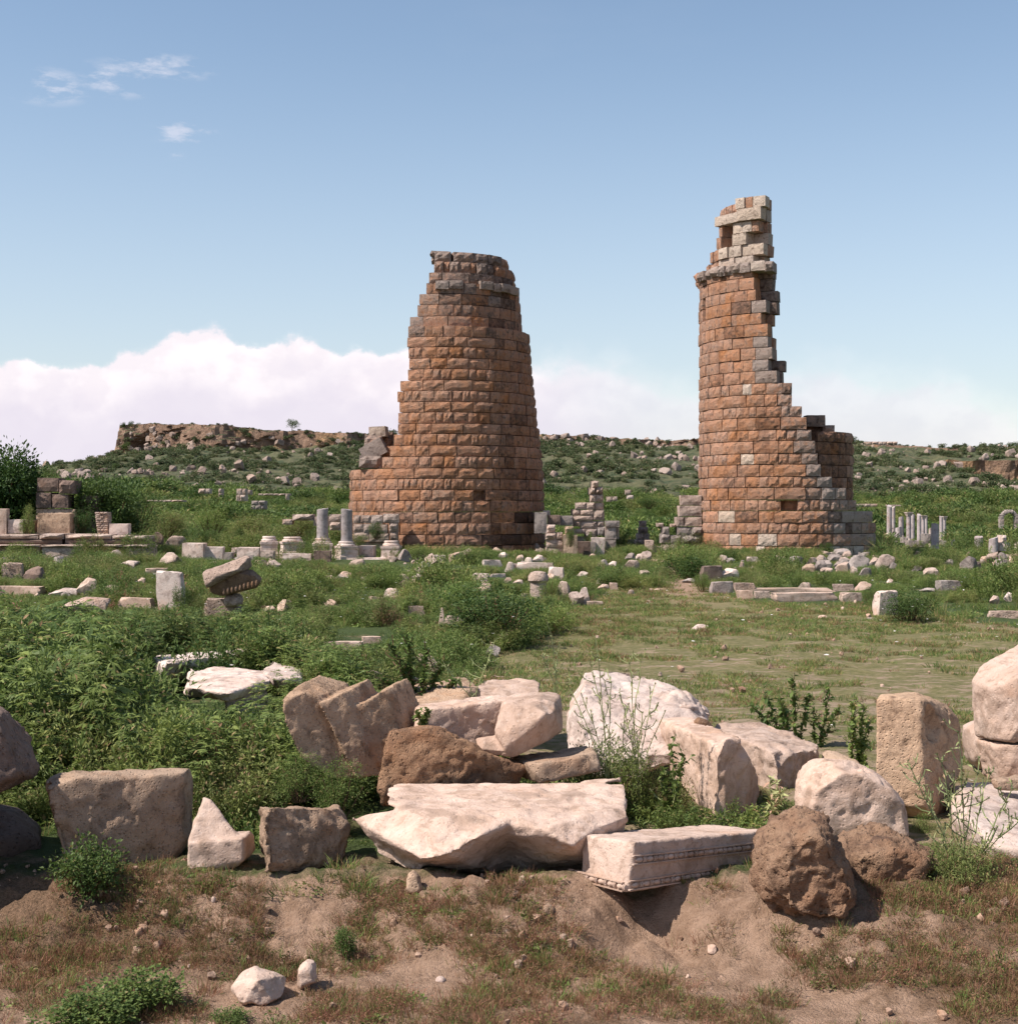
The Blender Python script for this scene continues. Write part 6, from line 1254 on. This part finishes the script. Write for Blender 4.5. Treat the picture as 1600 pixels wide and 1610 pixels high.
bush('weeds sprouting below the block wall left of the rough base', 28, 62, 785, 845, 'mid', 51)
for i, (a, b, c, d_, kd_, yy, lab) in enumerate(((225, 300, 790, 846, 'soft', 66, 'pale green tall scrub just right of the large dark shrub'), (290, 370, 785, 850, 'mid', 68, 'green scrub mass above the white marble blocks'), (352, 440, 795, 850, 'soft', 66, 'green scrub above the left pedestals'), (430, 500, 800, 846, 'soft', 62, 'scrub behind the pointed stone and first column'),
      (300, 345, 822, 860, 'dense', 58, 'dark hollow bush behind the long white marble blocks'), (362, 392, 818, 860, 'dense', 58, 'dark bush behind the flat topped white block'), (576, 606, 810, 848, 'dense', 56.3, 'dark ivy like bush on the rubble wall by the tall tower'), (545, 580, 835, 862, 'mid', 55, 'small bush between the second column and the rubble wall'),
      (645, 702, 858, 882, 'mid', 56.6, 'low bush at the front foot of the tall tower'), (702, 772, 853, 898, 'mid', 49, 'round green bush before the right part of the tall tower'), (685, 872, 900, 1012, 'dense', 18.6, 'largest dark green bush at the edge of the meadow, left of centre'), (1024, 1128, 858, 916, 'dense', 38, 'dark green bush just left of the broken tower'),
      (1084, 1126, 893, 934, 'mid', 31.5, 'smaller bush in front of the dark one, left of the tilted slabs'), (915, 1015, 892, 932, 'mid', 32.5, 'low green bush on the meadow edge behind the small stones'), (1285, 1312, 846, 872, 'dense', 55.2, 'small dark bush at the foot of the broken tower'), (1358, 1432, 842, 888, 'dense', 52, 'dark round bush right of the broken tower base'),
      (1384, 1482, 915, 982, 'dense', 22.6, 'dark bush right of the bright cream boulder'), (1352, 1388, 912, 962, 'mid', 26.4, 'narrow bush left of the bright cream boulder'), (1205, 1290, 858, 882, 'soft', 54.6, 'low grassy mound at the foot of the broken tower'), (1180, 1245, 884, 918, 'mid', 41, 'green bush behind the low kerb'), (1250, 1330, 896, 922, 'mid', 38, 'low bush between rubble heap and kerb'), (840, 890, 908, 940, 'mid', 28, 'low bush around the two stone posts'),
      (888, 905, 822, 860, 'dense', 56.1, 'dark plant hanging on the orange door jamb'), (268, 300, 905, 970, 'dense', 24.4, 'dark leafy bush on the right side of the upright whitish block'), (1000, 1040, 775, 800, 'dense', 90, 'dark scrub patch far between the towers'), (930, 1010, 760, 785, 'mid', 110, 'green far bush behind the stepped pier'))):
    bush(lab, a, b, c, d_, kd_, yy)
bush('leafy bush at the foot of the big tan block, nearest bush at the left', 68, 205, 1300, 1405, 'patch', 6.72, dep=.8)
bush('low leafy patch at the bottom left, left half', 60, 215, 1545, 1625, 'patch', 5.55, 'ground_plant', 'plant')
bush('low leafy patch at the bottom left, higher right half', 150, 290, 1508, 1600, 'patch', 5.75, 'ground_plant', 'plant')
bush('small sprig beside the angular pale rock at the bottom', 330, 400, 1578, 1625, 'patch', 5.6, 'ground_plant', 'plant')
bush('small green herb halfway up the bank near the centre left', 522, 562, 1448, 1502, 'patch', 6.35, 'ground_plant', 'plant')
bush('low leafy growth filling the gap left of the longest slab', 480, 590, 1180, 1290, 'mid', 7.75)
bush('leafy weeds below the front edge of the tilted cornice block', 420, 520, 1170, 1262, 'mid', 7.75)
bush('low green bush between the thistle stems and the bitten slab', 985, 1095, 1170, 1300, 'soft', 8.3)
bush('green grassy bush at the foot of the left thistle before the white boulder', 872, 1020, 1135, 1290, 'mid', 8.5)
bush('leafy green bush low before the white boulder, left of the bitten slab', 930, 1050, 1150, 1296, 'mid', 8.25)
bush('grey green leafy base of the tall right plant', 1440, 1582, 1285, 1435, 'soft', 6.75)
bush('small bush between the upright tan block and right brown boulder', 1425, 1480, 1270, 1330, 'mid', 7.9)
bush('single round tree standing on the flat hilltop, left of the tall tower', 447, 471, 657, 676, 'small', None or 398, 'tree', 'tree', trunk=(2.5,))
bush('small tree on the horizon right of the broken tower', 1334, 1350, 685, 697, 'small', 396, 'tree', 'tree', trunk=(2,))
bush('dark tree cut by the right edge on the hilltop', 1590, 1612, 692, 708, 'small', 396, 'tree', 'tree', trunk=(3,))
for a, b, w_, lab in ((194, 668, 12, 'shrub on the left end of the cliff top'), (207, 666, 12, 'shrub on the cliff top just right of its left end'), (218, 668, 10, 'third shrub along the left cliff top'), (172, 716, 20, 'round shrub on the left shoulder of the hill'), (152, 732, 18, 'shrub lower down the left shoulder of the hill'), (138, 742, 18, 'lowest shrub on the left shoulder of the hill'), (200, 700, 16, 'shrub growing out of the left cliff face'), (214, 708, 20, 'large round shrub at the foot of the left cliff'), (182, 732, 18, 'round shrub below the left cliff corner'), (110, 748, 20, 'dark scrub where the hill meets the large left shrub')):
    p = hill_point(a, b); bush(lab, a - w_ / 2, a + w_ / 2, b - w_ * .45, b + w_ * .45, 'small', p.y - 1.5, 'shrub', 'shrub')

# ---------------------------------------------------------------- tall thin plants
def stalks(label, base, tips, Y, leafy=.0, branch=5, mat='stalk', name='tall_plant', leaf=.02, up=.5, bl=.10, r0=.0035, seedpod=True, seed=0):
    """base (px,py), tips [(px,py)]: one curved stem to each tip, side branches, small leaves"""
    rg = np.random.default_rng(300 + seed); B = W(base[0], base[1], Y); root = empty(name, B[:]); tag(root, label, 'plant'); S0 = []; S1 = []; LP = []; LD = []; PP = []
    for tx, ty in tips:
        T = W(tx, ty, Y + rg.uniform(-.12, .12)) - B; b0 = np.array([rg.uniform(-.04, .04), rg.uniform(-.03, .03), -.03]); T = np.array(T[:]); n = 9; prev = b0
        for k in range(1, n + 1):
            t = k / n; p = b0 + (T - b0) * np.array([t ** 1.5, t ** 1.2, t]) + rg.normal(size=3) * .004; S0.append(prev); S1.append(p); 
            m = int(4 + leafy * 8); q = prev + (p - prev) * rg.random(m)[:, None]; LP.append(q); LD.append(unit(rg.normal(size=(m, 3)) + np.array([0, 0, up])))
            if t > .35 and k % 1 == 0 and branch:
                for _ in range(rg.integers(0, 2 + branch // 5)):
                    dr = unit(rg.normal(size=3) * np.array([1, 1, .2]) + np.array([0, 0, 1.1])); e = p + dr * bl * rg.uniform(.5, 1.4) * (1.3 - t * .6); mid = (p + e) / 2 + np.array([dr[0], dr[1], -.2]) * .015
                    S0 += [p, mid]; S1 += [mid, e]; PP.append(e); m2 = 4; LP.append(p + (e - p) * rg.random(m2)[:, None]); LD.append(unit(rg.normal(size=(m2, 3)) + np.array([0, 0, .4])))
            prev = p
        PP.append(prev)
    S0 = np.array(S0); S1 = np.array(S1); rad = np.linspace(1, 1, len(S0)) * r0; st = link('stems', cat_mesh('stems', [tubes(S0, S1, rad)], mat), root)
    LP = np.vstack(LP); LD = np.vstack(LD); L0 = leaf * rg.uniform(.5, 1.4, len(LP)); link('leaves', cat_mesh('leaves', [leaves(LP, LD, L0, L0 * (.5 if leafy > 1 else .25), rg, .1)], 'leaf' if leafy > 1 else mat), root)
    if seedpod:
        PP = np.array(PP); m = len(PP); P_ = np.repeat(PP, 5, 0); D_ = rg.normal(size=(m * 5, 3)) * .45 + np.array([0, 0, 1.]); tag(link('buds', cat_mesh('buds', [leaves(P_ - [0, 0, .006], D_, .016, .006, rg, 0)], mat), root), kind='stuff')
    return root
stalks('tall branching thistle in the centre, its stems crossing the white boulder, left plant', (962, 1290), [(938, 1000), (912, 1090), (930, 1050), (960, 1075), (895, 1080), (985, 1110)], 8.15, branch=8, leaf=.03, seed=1)
stalks('tall branching thistle in the centre, right plant nearer the bitten slab', (998, 1290), [(990, 1045), (1008, 1040), (1030, 1075), (975, 1095), (1045, 1120), (1010, 1120)], 8.2, branch=8, leaf=.03, seed=2)
stalks('thin pale stem leaning right with a small head, in front of the flat marble block', (748, 1110), [(780, 1005), (690, 1040), (735, 1060)], 9.9, branch=2, seed=3, leaf=.03)
stalks('slender upright stem before the meadow, left of the white boulder', (868, 1090), [(865, 990), (878, 1010), (850, 1030)], 10.0, branch=3, seed=4, leaf=.03)
stalks('tall spiny pale plant at the right edge, its stems crossing the white slab', (1512, 1410), [(1508, 1150), (1480, 1200), (1432, 1210), (1555, 1215), (1590, 1240), (1498, 1230), (1540, 1190), (1462, 1260), (1600, 1290)], 6.85, branch=10, leaf=.03, seed=5)
stalks('leafy dark herb behind the pale pitted block, tallest of its clump', (1252, 1180), [(1246, 1068), (1275, 1090), (1225, 1100)], 10.6, 1.2, 7, 'twig', leaf=.05, seed=6, seedpod=False, bl=.07)
stalks('leafy dark herb left of the tallest one behind the pale pitted block', (1222, 1170), [(1205, 1095), (1180, 1110), (1232, 1115)], 10.8, 1.1, 6, 'twig', leaf=.045, seed=7, seedpod=False, bl=.07)
stalks('leafy dark herb right of the tallest one behind the pale pitted block', (1290, 1185), [(1304, 1090), (1318, 1120), (1278, 1115)], 10.6, 1.1, 6, 'twig', leaf=.045, seed=8, seedpod=False, bl=.07)
stalks('slender green herb beside the left edge of the upright tan block', (1350, 1205), [(1343, 1100), (1358, 1110), (1366, 1140), (1335, 1150)], 9.3, 1.5, 4, leaf=.04, seed=9, seedpod=False)
stalks('shrubby plant with bare brown stems behind the flat marble block', (660, 1140), [(608, 1010), (640, 1000), (670, 1020), (700, 1040), (720, 1070), (600, 1070), (630, 1050)], 10.4, 3.2, 6, 'twig', leaf=.045, seed=10, seedpod=False, bl=.14, r0=.005)
stalks('small weed growing on the dark front of the flat marble block', (665, 1150), [(655, 1120), (672, 1118)], 8.2, 2, 2, leaf=.03, seed=11, seedpod=False, bl=.05)
stalks('small weed rooted before the bitten slab end', (1062, 1292), [(1058, 1170), (1075, 1190), (1040, 1210)], 8.0, 1.5, 4, leaf=.04, seed=12)
stalks('grass stems with seed heads at the right of the bitten slab', (1215, 1290), [(1210, 1220), (1222, 1230), (1232, 1240)], 8.0, .5, 0, leaf=.05, seed=13)
